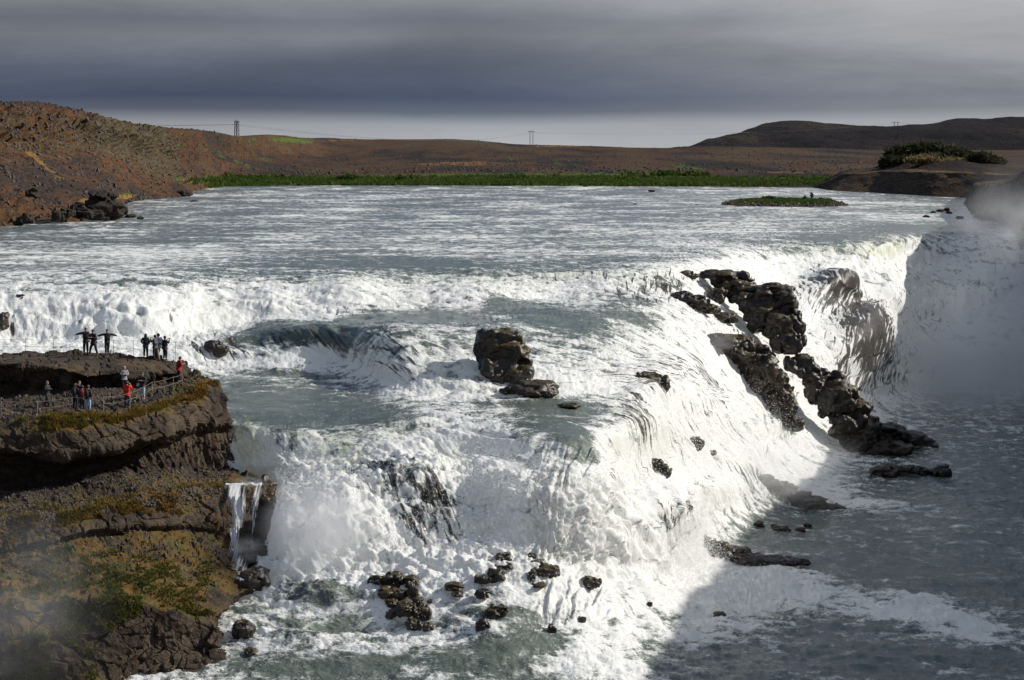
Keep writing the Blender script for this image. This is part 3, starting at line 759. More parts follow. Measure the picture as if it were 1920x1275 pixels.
# thin strands of water are left to the water sheet; boulders and far rocks along the upper river
UP = [
 ('big rounded black boulder on the left bank of the upper river', 'boulder', [(190, 378, 25, 14, 341), (200, 396, 28, 12, 339), (170, 386, 12, 10, 340)]),
 ('dark boulder left of the big black bank boulder', 'boulder', [(148, 390, 13, 9, 336), (158, 401, 14, 8, 335)]),
 ('low boulder at the water in front of the big black boulder', 'boulder', [(180, 407, 13, 6, 332), (196, 409, 9, 4, 332)]),
 ('pale small stone in front of the big black boulder', 'rock', [(191, 403, 5, 4, 331)]),
 ('pair of low brown rocks in the water right of the big boulder', 'rock', [(245, 405, 11, 4), (239, 410, 8, 3)]),
 ('small dark rock in the water by the pair of brown rocks', 'rock', [(262, 409, 6, 3)]),
 ('dark rocky point where the left slope meets the river', 'rock', [(338, 363, 20, 7), (318, 365, 12, 5)]),
 ('lone dark rock in the river off the left point', 'rock', [(363, 377, 7, 1.5)]),
 ('black rubble boulder at the far left bank', 'boulder', [(50, 412, 14, 9, 312), (36, 416, 10, 7, 312)]),
 ('dark rubble boulder left of the bank boulders', 'boulder', [(110, 405, 14, 9, 320), (122, 400, 13, 8, 321)]),
 ('boulder half in shadow on the near left rubble', 'boulder', [(62, 362, 14, 8, 338)]),
 ('low black rock in the far river near the green shore', 'rock', [(1098, 349, 5, 2)]),
 ('dark rock in the far river right of centre', 'rock', [(1222, 358, 6, 1.6)]),
 ('tiny rock in the far river below the dark rock', 'rock', [(1190, 383, 4, 1)]),
 ('tiny rock left of the grassy island', 'rock', [(1307, 384, 4, 1.2)]),
 ('rounded stone in the shallows left of the right bank', 'rock', [(1737, 406, 6, 2.5)]),
 ('grey stone in the shallows by the right bank', 'rock', [(1750, 398, 5, 2)]),
 ('low stones at the water edge of the right bank', 'rock', [(1762, 395, 6, 2.4), (1775, 393, 6, 3)]),
 ('flat stone in front of the low stones at the right bank', 'rock', [(1755, 404, 5, 1.6), (1780, 399, 6, 2)]),
 ('stone beside the upper lip by the right bank', 'rock', [(1800, 408, 7, 3)]),
]
for lab, cat, sp in UP:
    o = lumps('boulder' if cat == 'boulder' else 'rock', sp, M['boulder'], 4 if sp[0][2] > 10 else 3, rough=.4, setback=.2)
    tag(o, lab, cat, 'rocks along the upper river')

# ------------------------------------------------------------------ the left cliff
def loft_edge(rows, ncol, dens, back=True, ksm=3):
    T = np.concatenate([np.linspace(0, 1, ncol), [1.004, 1.01, 1.02, 1.05]]) if back else np.linspace(0, 1, ncol)
    R = []
    for nodes in rows:
        a = np.array(nodes, float)
        x0, x1 = a[0, 0], a[-1, 0]
        px = x0 + (x1 - x0) * np.clip(T, 0, 1)
        cols = [px] + [smooth_axis(np.interp(px, a[:, 0], a[:, k]), ksm, 0) for k in range(1, 4)]
        if back:
            nb = len(T) - 4
            for j, (dx, dd) in enumerate(((1.5, .8), (1.0, 2.5), (-6, 7), (-60, 22))):
                cols[0][nb + j] = x1 + dx
                cols[2][nb + j] = cols[2][nb - 1] + dd
                cols[1][nb + j] = YH + (cols[1][nb - 1] - YH) * cols[2][nb - 1] / cols[2][nb + j]
        R.append(np.array(cols))
    out = []; ri = []
    for i in range(len(R) - 1):
        gap = np.mean(np.hypot(R[i + 1][1] - R[i][1], 0)) 
        n = max(3, int(max(gap, 5) / dens))
        for k in range(n):
            t = k / n
            out.append(R[i] * (1 - t) + R[i + 1] * t); ri.append(i + t)
    A = np.array(out)
    if back:
        for j, dz in enumerate((.2, 1.2, 4, 9)):
            A[:, 1, ncol + j] += dz * F / A[:, 2, ncol + j]
    return A[:, 0], A[:, 1], A[:, 2], A[:, 3], np.array(ri)

CL = [
 [(-330, 690, 145, .1), (0, 690, 145.5, .1), (160, 690, 146, .1), (345, 705, 149, .1)],
 [(-330, 663, 144, .1), (0, 663, 143.5, .1), (100, 661, 143.5, .1), (150, 660, 143.5, .1), (165, 661, 143, .1), (210, 662, 143, .1), (240, 668, 142, .1), (290, 670, 142, .1), (325, 674, 143, .1), (348, 678, 145, .1)],
 [(-330, 682, 135, .1), (0, 680, 135.2, .1), (60, 682, 135.2, .1), (120, 690, 135, .1), (160, 700, 134.6, .1), (190, 698, 136, .1), (230, 696, 136.5, .1), (280, 697, 138, .1), (330, 700, 141, .2), (362, 702, 143, .3)],
 [(-330, 738, 136.8, .1), (0, 738, 136.8, .1), (60, 736, 136.8, .1), (140, 729, 137.2, .1), (180, 722, 137.6, .2), (230, 722, 138, .3), (300, 722, 139.4, .4), (330, 714, 141.4, .4), (372, 704, 143, .5)],
 [(-330, 775, 127, .25), (0, 775, 127, .2), (130, 771, 127.5, .2), (190, 763, 129, .25), (235, 758, 130.5, .3), (300, 742, 132, .5), (350, 722, 136, .6), (390, 706, 138.5, .8)],
 [(-330, 790, 124, .85), (0, 790, 124, .5), (100, 790, 124, .85), (150, 786, 124.3, .9), (200, 780, 125, .95), (250, 772, 126, .9), (300, 760, 128.5, .8), (340, 748, 130.5, .9), (380, 730, 133, .9), (411, 718, 135, .8)],
 [(-330, 815, 122.9, .35), (0, 812, 122.9, .5), (150, 812, 123.4, .6), (250, 795, 125.3, .35), (300, 785, 127, .3), (340, 770, 129, .4), (380, 752, 131.6, .5), (421, 745, 133.6, .3)],
 [(-330, 850, 122.4, .2), (0, 850, 122.4, .25), (60, 856, 122.5, .2), (120, 860, 122.8, .3), (200, 845, 123.8, .2), (250, 835, 125, .2), (300, 822, 126.6, .2), (340, 808, 128.6, .15), (380, 797, 131, .1), (434, 796, 133.2, .1)],
 [(-330, 856, 127.2, .1), (0, 856, 127.2, .1), (120, 866, 127.4, .1), (200, 851, 128.2, .1), (250, 841, 128.6, .1), (300, 828, 129.4, .1), (340, 815, 130.6, .1), (380, 805, 132, .1), (437, 806, 134, .1)],
 [(-330, 925, 125.6, .2), (0, 925, 125.6, .2), (100, 905, 126, .2), (200, 886, 127, .2), (260, 874, 127.2, .2), (330, 868, 129, .3), (380, 876, 131, .3), (443, 884, 133, .2)],
 [(-330, 945, 120.5, .45), (0, 945, 120.5, .45), (130, 935, 121.3, .5), (250, 912, 123.4, .5), (330, 905, 125, .4), (380, 903, 127, .5), (420, 897, 128.5, .5), (475, 893, 130, .3)],
 [(-330, 966, 117, .7), (0, 965, 117, .6), (60, 961, 117.3, .7), (130, 956, 118, .75), (250, 936, 120, .85), (330, 922, 122, .9), (380, 914, 123.5, .9), (420, 906, 125, .6), (508, 902, 127, .2)],
 [(-330, 1030, 116, .4), (0, 1030, 116, .5), (100, 1012, 116.5, .45), (170, 995, 117.3, .2), (250, 985, 119, .2), (330, 985, 121, .3), (380, 990, 122.4, .6), (430, 1000, 123.2, .5), (515, 1004, 124.4, .1)],
 [(-330, 1035, 116.4, .6), (0, 1036, 116.4, .6), (100, 1018, 117, .6), (170, 1003, 118.2, .5), (250, 994, 120, .5), (330, 994, 121.8, .5), (380, 998, 122.8, .7), (430, 1010, 123.4, .6), (516, 1016, 124.2, .1)],
 [(-330, 1070, 113.2, .75), (0, 1070, 113.5, .75), (250, 1062, 115, .75), (330, 1062, 116, .8), (400, 1072, 117.5, .7), (508, 1088, 119.5, .3)],
 [(-330, 1112, 111, .95), (0, 1112, 111.2, .95), (100, 1106, 111.6, .95), (220, 1100, 112.3, 1.0), (300, 1105, 113, 1.0), (380, 1124, 114, .9), (450, 1112, 116.5, .3)],
 [(-330, 1140, 109.2, .85), (0, 1132, 109.6, .95), (220, 1122, 110.4, 1.0), (300, 1135, 111.6, .9), (360, 1145, 112.3, .7), (405, 1152, 113, .7)],
 [(-330, 1220, 108.3, .8), (0, 1220, 108.4, .85), (100, 1210, 108.8, .85), (200, 1200, 109.6, .6), (280, 1195, 110.6, .1), (340, 1192, 111.3, .1), (412, 1192, 112.2, .1)],
 [(-330, 1300, 107.6, .6), (0, 1300, 107.8, .7), (150, 1290, 108.2, .7), (250, 1275, 109, .3), (330, 1252, 110, .1), (409, 1232, 111.2, .1)],
 [(-330, 1500, 106, .3), (0, 1500, 106, .3), (409, 1400, 109, .1)],
]
px_, py_, D_, ms_, ri_ = loft_edge(CL, 380, 1.9)
D_ = smooth_axis(D_, 1.2, 0)
CP = P3(px_, py_, D_)
CN = normals(smooth_axis(smooth_axis(CP, 2, 0), 2, 1))
flip = (CN * CP).sum(-1) > 0            # outward = towards the open side
CN[flip] *= -1
x, y, z = CP[..., 0], CP[..., 1], CP[..., 2]
f1, f2, idv = worley(x / 1.5 + .3 * pn(x, y, z), y / 1.5, z / 1.1)
g1, g2, idw = worley(x / .5, y / .5, z / .6)
rib = fbm(x / .45 + y / .45, z / 3.0, 1.0, 3)
RIg = ri_[:, None] + 0 * px_
top = sstep(.6, 1.0, RIg) * sstep(2.2, 1.9, RIg)
flatw = np.clip(CN[..., 2], 0, 1)
d = .42 * fbm(x / 2.6, y / 2.6, z / 2.0, 6, .55) + .34 * (idv - .5) * (1 - .55 * flatw) + .12 * (idw - .5) - .06 * np.exp(-((f2 - f1) / .07) ** 2)
recess = sstep(8.0, 8.4, RIg) * sstep(9.4, 9.0, RIg) * sstep(200, 260, px_)
d = d * (1 - recess * .5) + recess * (.40 * rib + .15 * (idw - .5))
lowface = sstep(16.4, 17, RIg) * sstep(230, 290, px_)
h1, h2, idh = worley(x / 1.0 + 5, y / 1.0, z / 1.0)
d = d + lowface * (.65 * (idh - .5) - .06 * np.exp(-((h2 - h1) / .08) ** 2))
slabface = sstep(2.0, 2.3, RIg) * sstep(3.0, 2.8, RIg)
k1, k2, idk = worley(x / 1.7 + 9, y / 2.0, z / 4.0)
d = d + slabface * (.9 * (idk - .5))
slabtop = sstep(.9, 1.1, RIg) * sstep(2.1, 1.95, RIg)
cr1, cr2, idc = worley(x / 2.2 + .4 * pn(x, y, 1.0), y / 1.5 , 0 * z + 3.3)
d = np.where(slabtop > .5, .10 * fbm(x / 1.5, y / 1.5, 2.0, 4) + .14 * (idc - .5) - .12 * np.exp(-((cr2 - cr1) / .06) ** 2), d)
d = d + .55 * fbm(x / 5.5, y / 5.5, z / 3.5, 3) * (1 - slabtop)
CP2 = CP + CN * d[..., None]
moss = np.clip(ms_ + .12 * fbm(x / 1.5, y / 1.5, z / 1.5, 3), 0, 1.2)
cliff = grid_obj('cliff', CP2, M['cliff'], {'moss': moss}, smooth=False)
cliff['kind'] = 'structure'

def cliff_pts(r0, r1, p0, p1, n, mossmin=0.0, g=None):
    """random points on the cliff between two rows and two photo columns"""
    CPg, Rg, Pg, Mg = (CP2, RIg, px_, moss)
    m = np.argwhere((Rg > r0) & (Rg < r1) & (Pg > p0) & (Pg < p1) & (Mg >= mossmin))
    if len(m) == 0: return np.zeros((0, 3))
    q = m[g.integers(0, len(m), n)]
    return CPg[q[:, 0], q[:, 1]]

# ------------------------------------------------------------------ land above the river
def ground_mat(name, cols, green=None, scale=1.0, gr=0.5, bump=.35, ys=.14):
    m, t = new_mat(name)
    g = t.n('ShaderNodeNewGeometry')
    pos = t.mapping(g.outputs['Position'], (1, ys, 1))
    nz = t.n('ShaderNodeSeparateXYZ', ins={0: g.outputs['Normal']}).outputs[2]
    n1 = t.noise(pos, .02 * scale, 6, .6)
    n2 = t.noise(pos, .22 * scale, 6, .7)
    n3 = t.noise(pos, 1.3 * scale, 4, .75)
    c = t.ramp(t.m('ADD', t.m('MULTIPLY', n1, .75), t.m('MULTIPLY', n2, .25)), [(.40, cols[0]), (.47, cols[1]), (.52, cols[2]), (.60, cols[3])])
    c = t.mix(t.mr(n3, .45, .60, 0, .75), c, tuple(x * .42 for x in cols[0]))
    c = t.mix(t.mr(n3, .60, .68, 0, .8), c, tuple(min(1, x * 2.0) for x in cols[1]))
    if green:
        a = t.n('ShaderNodeAttribute', attribute_name='green').outputs['Fac']
        gf = t.mr(t.m('ADD', a, t.m('MULTIPLY', t.m('SUBTRACT', n2, .5), 1.6)), .5, .62, 0, .9, True)
        c = t.mix(gf, c, t.mix(t.mr(n3, .4, .6), green[0], green[1]))
        b_ = t.n('ShaderNodeAttribute', attribute_name='ochre').outputs['Fac']
        of = t.mr(t.m('ADD', b_, t.m('MULTIPLY', t.m('SUBTRACT', n2, .5), 1.4)), .5, .7, 0, .8, True)
        c = t.mix(of, c, green[2])
    h = t.m('ADD', n3, t.m('MULTIPLY', n2, 1.5))
    b = t.n('ShaderNodeBump', ins={'Strength': 1.0, 'Distance': bump, 'Height': h})
    bs = t.n('ShaderNodeBsdfPrincipled', ins={'Base Color': c, 'Roughness': .95, 'Specular IOR Level': .1, 'Normal': b.outputs[0]})
    finish(t, bs.outputs[0])
    return m
M['moor'] = ground_mat('moor', [(.020, .016, .015), (.046, .034, .028), (.092, .044, .020), (.080, .064, .036)], [(.035, .075, .012), (.075, .12, .02), (.22, .12, .03)], 1.0)
M['hill'] = ground_mat('dark_hill', [(.010, .009, .011), (.024, .019, .020), (.038, .029, .026), (.065, .055, .036)], None, .30, bump=8)
M['bank'] = ground_mat('bank_earth', [(.018, .014, .011), (.038, .027, .020), (.060, .038, .022), (.11, .075, .04)], [(.03, .06, .012), (.06, .09, .02), (.14, .085, .03)], 1.0, bump=.8)

LAND = [
 [(-420, 448, 270), (-200, 436, 285), (0, 426, 305), (60, 421, 319), (130, 418, 328), (215, 411, 350), (232, 379, 500), (300, 373, 545), (350, 369, 578), (360, 358, 700), (420, 349.5, 830), (600, 348, 860), (900, 348, 860), (1200, 349.5, 830), (1540, 352, 785), (2400, 356, 720)],
 [(-420, 380, 300), (-200, 375, 310), (0, 372, 318), (60, 374, 332), (130, 386, 338), (215, 384, 400), (250, 371, 512), (300, 364, 556), (350, 352, 602), (362, 345, 720), (420, 341, 852), (600, 341, 880), (900, 341, 880), (1200, 342, 860), (1540, 343, 820), (2400, 345, 800)],
 [(-420, 320, 380), (-200, 320, 380), (0, 322, 385), (100, 335, 420), (200, 345, 470), (250, 350, 528), (300, 342, 580), (350, 336, 640), (420, 330, 880), (600, 330, 930), (900, 330, 940), (1200, 327, 920), (1540, 322, 900), (2400, 322, 900)],
 [(-420, 262, 430), (-200, 262, 430), (0, 268, 440), (100, 272, 480), (200, 270, 540), (300, 295, 640), (400, 305, 880), (600, 312, 1150), (900, 312, 1200), (1200, 308, 1200), (1540, 306, 1200), (2400, 306, 1200)],
 [(-420, 215, 440), (-200, 218, 440), (0, 226, 452), (100, 228, 492), (200, 242, 552), (300, 266, 655), (400, 282, 920), (600, 292, 1700), (900, 293, 1800), (1200, 292, 1800), (1540, 294, 1700), (2400, 294, 1700)],
 [(-420, 180, 490), (-200, 185, 490), (0, 191, 500), (50, 192, 515), (100, 197, 540), (150, 208, 580), (200, 222, 640), (250, 230, 700), (330, 240, 820), (430, 247, 1000), (500, 250, 1300), (560, 252, 1800), (640, 257, 2300), (700, 259, 2500), (850, 259, 2500), (900, 263, 2500), (960, 270, 2600), (1100, 275, 2700), (1180, 277, 2700), (1250, 276, 2500), (1330, 273, 2300), (1540, 276, 2300), (1700, 282, 2300), (2400, 282, 2300)],
 [(-420, 200, 700), (0, 210, 700), (200, 240, 900), (430, 262, 1500), (640, 270, 3200), (960, 282, 3600), (1330, 282, 3600), (2400, 286, 3600)],
 [(-420, 300, 20000), (2400, 300, 20000)],
]
def loft_land(rows, pxs, dens, ksm=8):
    R = []
    for nodes in rows:
        a = np.array(nodes, float)
        py = smooth_axis(np.interp(pxs, a[:, 0], a[:, 1]), ksm, 0)
        dd = np.exp(smooth_axis(np.interp(pxs, a[:, 0], np.log(a[:, 2])), ksm, 0))
        R.append((py, dd))
    A, B, ri = [], [], []
    for i in range(len(R) - 1):
        n = dens[i]
        for k in range(n):
            t = k / n
            A.append(R[i][0] * (1 - t) + R[i + 1][0] * t)
            B.append(np.exp(np.log(R[i][1]) * (1 - t) + np.log(R[i + 1][1]) * t)); ri.append(i + t)
    return np.array(A), np.array(B), np.array(ri)

LPX = np.arange(-420, 2401, 3.0)
a_, b_, lri = loft_land(LAND, LPX, [14, 20, 34, 40, 44, 10, 6], 3)
a_ = smooth_axis(a_, 2.0, 0); b_ = np.exp(smooth_axis(np.log(b_), 2.0, 0))
LPXg = np.broadcast_to(LPX, a_.shape)
LP = P3(LPXg, a_, b_)
x, y, z = LP[..., 0], LP[..., 1], LP[..., 2]
k = y / 600
LR = lri[:, None] + 0 * LPXg
amp = np.interp(LR, [0, .5, 1.5, 5, 6], [0, .5, 1, 1, .3]) * np.clip(k, .4, 1.3)
_fw = sstep(330, 430, LPXg)
hz = amp * (1.4 * fbm(x / 45, y / 90, 0.5, 5, .5) * (1 - _fw) + _fw * 4.5 * fbm(x / 190, y / 520, 3.5, 2, .35) * sstep(.6, 2.5, LR)) * np.interp(LPXg, [0, 400, 700], [1.0, .9, .55])
# gullies and a broken rock band on the left slope
LN = normals(LP); LN = np.where(LN[..., 2:3] < 0, -LN, LN)
band = sstep(2.7, 3.2, LR) * sstep(4.9, 4.3, LR) * sstep(420, 300, LPXg)
w1, w2, idl = worley(x / 11, y / 16, z / 6)
v1, v2, idm = worley(x / 4, y / 6, z / 3)
band2 = band + .6 * sstep(1.4, .9, LR) * sstep(230, 140, LPXg)
nd = band2 * (3.0 * (idl - .5) + 1.6 * (idm - .5) + 2.0 * fbm(x / 14, y / 20, z / 8, 4) - 1.0 * np.exp(-((w2 - w1) / .1) ** 2)) + .5 * (idm - .5) * np.clip(k, .4, 1) * sstep(430, 330, LPXg)
LP2 = LP + LN * nd[..., None]
LP2[..., 2] += hz
def lspot(px, py, rx, ry, rot=0):
    c, s_ = cos(radians(rot)), sin(radians(rot))
    dx, dy = LPXg - px, a_ - py
    r = np.sqrt(((dx * c + dy * s_) / rx) ** 2 + ((-dx * s_ + dy * c) / ry) ** 2)
    return sstep(1.5, .5, r)
green = np.zeros_like(a_); ochre = np.zeros_like(a_)
for sp in [(1000, 338, 640, 9, 0, .95), (440, 300, 50, 8, 25, .5), (400, 293, 30, 6, 20, .4), (500, 258, 90, 7, 3, .45), (300, 262, 60, 10, 20, .4), (700, 268, 60, 5, 0, .35), (480, 285, 50, 7, 20, .45), (1400, 300, 60, 4, 0, .35), (1220, 318, 60, 5, 5, .4), (330, 248, 25, 5, 10, .45), (415, 338, 40, 5, 0, .5), (560, 262, 40, 5, 0, .4), (1290, 312, 40, 6, 8, .6), (1180, 327, 80, 6, 0, .4), (955, 297, 10, 4, 20, .6), (1045, 305, 14, 4, 15, .5), (1090, 311, 20, 4, 15, .5), (235, 365, 20, 5, 0, .5), (1530, 330, 60, 6, 0, .3), (455, 350, 60, 5, 0, .6)]:
    green += sp[5] * lspot(*sp[:5])
for sp in [(860, 305, 110, 6, 0, .6), (110, 330, 110, 8, 38, .38), (60, 300, 80, 8, 35, .3), (210, 330, 60, 8, 38, .3), (40, 345, 60, 10, 30, .25), (200, 372, 70, 5, -5, .7), (100, 408, 60, 5, 0, .4), (200, 285, 60, 8, 20, .4), (0, 250, 40, 20, 60, .4), (1480, 320, 70, 3, 0, .6), (900, 262, 60, 3, 0, .5), (1050, 276, 80, 2, 0, .6), (640, 262, 60, 3, 0, .5), (500, 320, 90, 8, 10, .35), (380, 345, 60, 4, 5, .5)]:
    ochre += sp[5] * lspot(*sp[:5])
land = grid_obj('terrain', LP2, M['moor'], {'green': green, 'ochre': ochre}, smooth=True)
land['kind'] = 'structure'

HILL = [
 [(1180, 300, 2600), (2400, 300, 2600)],
 [(1180, 290, 2800), (1300, 279, 2800), (1400, 282, 2800), (1480, 272, 2900), (1540, 266, 2900), (1600, 278, 2900), (1700, 270, 2900), (1800, 272, 2900), (2400, 265, 2900)],
 [(1180, 290, 3000), (1290, 276, 3000), (1340, 266, 3100), (1400, 258, 3200), (1480, 252, 3300), (1540, 256, 3300), (1600, 262, 3200), (1700, 256, 3200), (1800, 252, 3200), (1920, 250, 3200), (2400, 240, 3200)],
 [(1180, 288, 3400), (1295, 276, 3400), (1320, 263, 3500), (1345, 258, 3600), (1385, 248, 3700), (1400, 240, 3700), (1415, 238, 3700), (1440, 232, 3800), (1480, 227, 3800), (1520, 228, 3800), (1550, 232, 3800), (1600, 237, 3800), (1680, 236, 3800), (1740, 233, 3800), (1760, 228, 3900), (1800, 221, 3900), (1850, 222, 3900), (1920, 219, 3900), (2400, 212, 3900)],
 [(1180, 295, 6000), (1400, 265, 6000), (2400, 250, 6000)],
 [(1180, 300, 20000), (2400, 300, 20000)],
]
HPX = np.arange(1180, 2401, 3.0)
a2, b2_, hri = loft_land(HILL, HPX, [16, 22, 26, 8, 4], 2)
HP = P3(np.broadcast_to(HPX, a2.shape), a2, b2_)
HP[..., 2] += np.interp(hri, [0, .4, 2, 3, 5], [0, .8, 1, .5, .5])[:, None] * 13 * fbm(HP[..., 0] / 110, HP[..., 1] / 260, 3.0, 6, .6)
grid_obj('hills', HP, M['hill'])['kind'] = 'structure'

# right river bank with its mound
BANK = [
 [(1528, 352, 778), (1560, 357.5, 700), (1650, 362, 645), (1750, 368, 584), (1790, 370, 566), (1870, 374, 530), (2300, 380, 500)],
 [(1526, 350, 800), (1545, 344, 770), (1580, 327, 735), (1650, 322, 690), (1720, 322, 630), (1790, 326, 600), (1900, 330, 560), (2300, 335, 520)],
 [(1530, 347, 840), (1580, 322, 780), (1640, 318, 740), (1720, 315, 690), (1790, 316, 660), (1900, 322, 620), (2300, 328, 600)],
 [(1530, 345, 880), (1590, 318, 840), (1645, 314, 800), (1668, 292, 780), (1700, 280, 770), (1740, 276, 770), (1800, 282, 750), (1850, 300, 740), (1900, 306, 740), (2300, 310, 700)],
 [(1530, 345, 980), (1640, 322, 980), (1740, 292, 900), (1850, 306, 900), (2300, 310, 900)],
 [(1530, 330, 1300), (2300, 310, 1300)],
]
BPX = np.arange(1526, 2301, 2.5)
a3, b3, bri = loft_land(BANK, BPX, [22, 10, 20, 8, 6], 2)
BPXg = np.broadcast_to(BPX, a3.shape)
BP = P3(BPXg, a3, b3)
BP[..., 2] += 1.1 * fbm(BP[..., 0] / 14, BP[..., 1] / 26, BP[..., 2] / 6, 5) * sstep(0, .5, bri)[:, None]
BP[..., 1] += 3 * fbm(BP[..., 0] / 7, BP[..., 2] / 5, 3.0, 4)
bo = np.exp(-((bri[:, None] - 1.3) / .35) ** 2) * .75 + 0 * BPXg
grid_obj('river_bank', BP, M['bank'], {'green': .35 * (bri[:, None] > 1.6) + 0 * BPXg, 'ochre': bo}, smooth=False)['kind'] = 'structure'

# canyon wall on the right: plan path (x, y), crest height; stands from the basin to the plateau and shades the basin
CW = np.array([(74, 20, 16), (66, 60, 13), (61, 90, 10.5), (60, 105, 10), (60, 133, 6.0), (61, 160, 2.0), (63, 190, -3.0), (65, 225, -4.5), (68, 258, -3.0), (70.5, 285, 0.8), (73, 303, -1.0), (76, 325, -3.2), (80, 360, -4.0), (92, 420, -4.6), (106, 490, -5.2), (122, 560, -5.6), (150, 640, -6)], float)
tt = np.concatenate([[0], np.cumsum(np.hypot(np.diff(CW[:, 0]), np.diff(CW[:, 1])))])
ts = np.linspace(0, tt[-1], 620)
wx = smooth_axis(np.interp(ts, tt, CW[:, 0]), 6, 0); wy = np.interp(ts, tt, CW[:, 1]); wz = smooth_axis(np.interp(ts, tt, CW[:, 2]), 6, 0)
floor_z = np.where(wy < 285, -28.0, -9.9)
floor_z = smooth_axis(floor_z, 2, 0)
prof = [(-2.5, 0.0), (-1.6, .25), (-1.2, .45), (-.8, .62), (-.4, .85), (0, 1.0), (6, 1.03), (40, 1.1), (160, 1.15)]
rows_ = []
for j in range(len(prof) - 1):
    nn = [14, 14, 14, 16, 12, 8, 10, 6][j]
    for q in range(nn):
        t = q / nn
        o_ = prof[j][0] * (1 - t) + prof[j + 1][0] * t; h_ = prof[j][1] * (1 - t) + prof[j + 1][1] * t
        zz = floor_z + (wz - floor_z) * min(h_, 1) + max(0, h_ - 1) * 25
        rows_.append(np.stack([wx + o_ * (1 if wy is None else 1), wy - .25 * o_ * 0, zz], -1))
WPc = np.array(rows_)
WN = normals(WPc); WN = np.where((WN[..., 0:1] > 0) & (np.abs(WN[..., 2:3]) < .8), -WN, WN)
x, y, z = WPc[..., 0], WPc[..., 1], WPc[..., 2]
c1, c2, idq = worley(x / 5, y / 6, z / 4)
WPc = WPc + WN * (.8 * fbm(x / 9, y / 9, z / 6, 5)[..., None] + .6 * (idq - .5)[..., None])
gr_ = sstep(-.2, .5, (np.arange(len(rows_)) / len(rows_) - .62))[:, None] * .7 + 0 * x
grid_obj('canyon_wall', WPc, M['bank'], {'green': gr_ * (y > 300), 'ochre': gr_ * .6}, smooth=False)['kind'] = 'structure'

# island in the upper river
def island():
    n, mth = 26, 160
    r = np.linspace(0, 1, n)[:, None]; th = np.linspace(0, 2 * pi, mth)[None, :]
    cx, cy = (1470 - CX) * 474 / F, 474
    wob = 1 + .18 * fbm(np.cos(th) * 1.3, np.sin(th) * 1.3, 2.2, 3)
    x = cx + 14.3 * r * np.cos(th) * wob; y = cy + 33 * r * np.sin(th) * wob
    h = -9.6 + 1.25 * np.sqrt(np.clip(1 - r ** 2.2, 0, 1)) * (1 + .45 * fbm(x / 4, y / 9, 1.0, 4)) + .25 * fbm(x / .8, y / 1.5, 0, 3) * (1 - r ** 4)
    P = np.stack([x, y, h + 0 * th], -1)
    o = grid_obj('island', P, M['bank'], {'green': (.9 - .9 * r ** 3) + 0 * th, 'ochre': .5 + 0 * x}, smooth=False)
    o['kind'] = 'structure'
    return P
ISL = island()

# ------------------------------------------------------------------ vegetation
def leaf_mat(name, c1, c2, c3=None):
    m, t = new_mat(name)
    pos = t.n('ShaderNodeNewGeometry').outputs['Position']
    n = t.noise(pos, 1.2, 3, .6)
    n2 = t.noise(pos, .12, 3, .6)
    c = t.mix(t.mr(n, .35, .65), c1, c2)
    if c3: c = t.mix(t.mr(n2, .45, .6), c, c3)
    b = t.n('ShaderNodeBsdfPrincipled', ins={'Base Color': c, 'Roughness': .8, 'Specular IOR Level': .15})
    tr = t.n('ShaderNodeBsdfTranslucent', ins={0: c})
    finish(t, t.n('ShaderNodeMixShader', ins={0: .3, 1: b.outputs[0], 2: tr.outputs[0]}).outputs[0])
    return m
M['green'] = leaf_mat('bank_grass_green', (.028, .062, .010), (.060, .105, .016), (.085, .105, .022))
M['shrub'] = leaf_mat('shrub_leaves', (.018, .024, .010), (.040, .045, .018), (.075, .068, .035))
M['rush'] = leaf_mat('rusty_grass', (.16, .085, .016), (.20, .12, .03), (.12, .10, .02))
M['dry'] = leaf_mat('dry_grass', (.20, .14, .06), (.26, .19, .10))

def blades(name, pts, h, w, mat, g, per=3, lean=.5, kind='stuff'):
    pts = np.repeat(pts, per, 0)
    n = len(pts)
    pts = pts + g.normal(0, w * 1.2, (n, 3)) * np.array([1, 1, .1])
    hh = h * g.uniform(.5, 1.3, n); th = g.uniform(0, 2 * pi, n)
    side = np.stack([np.cos(th), np.sin(th), 0 * th], -1) * (w * g.uniform(.6, 1.3, n))[:, None]
    tip = pts + np.stack([g.normal(0, lean, n) * hh, g.normal(0, lean, n) * hh, hh], -1)
    V = np.stack([pts - side, pts + side, tip], 1).reshape(-1, 3)
    me = raw_mesh(name, V, np.arange(3 * n).reshape(-1, 3), 3, False)
    o = link(name, me, mat)
    if kind: o['kind'] = kind
    return o

def leaf_cloud(center, rad, n, size, g, shell=.55):
    """leaf triangles through an uneven crown"""
    u = g.normal(size=(n, 3)); u /= np.linalg.norm(u, axis=1)[:, None]
    r = shell + (1 - shell) * g.random(n) ** .5
    k = 1 + .35 * fbm(u[:, 0] * 2 + center[0], u[:, 1] * 2, u[:, 2] * 2, 3)
    p = u * (r * k)[:, None] * np.array(rad) + np.array(center)
    a = g.normal(size=(n, 3)) * size; b = g.normal(size=(n, 3)) * size
    return np.stack([p - a * .5, p + a * .5, p + b], 1).reshape(-1, 3)

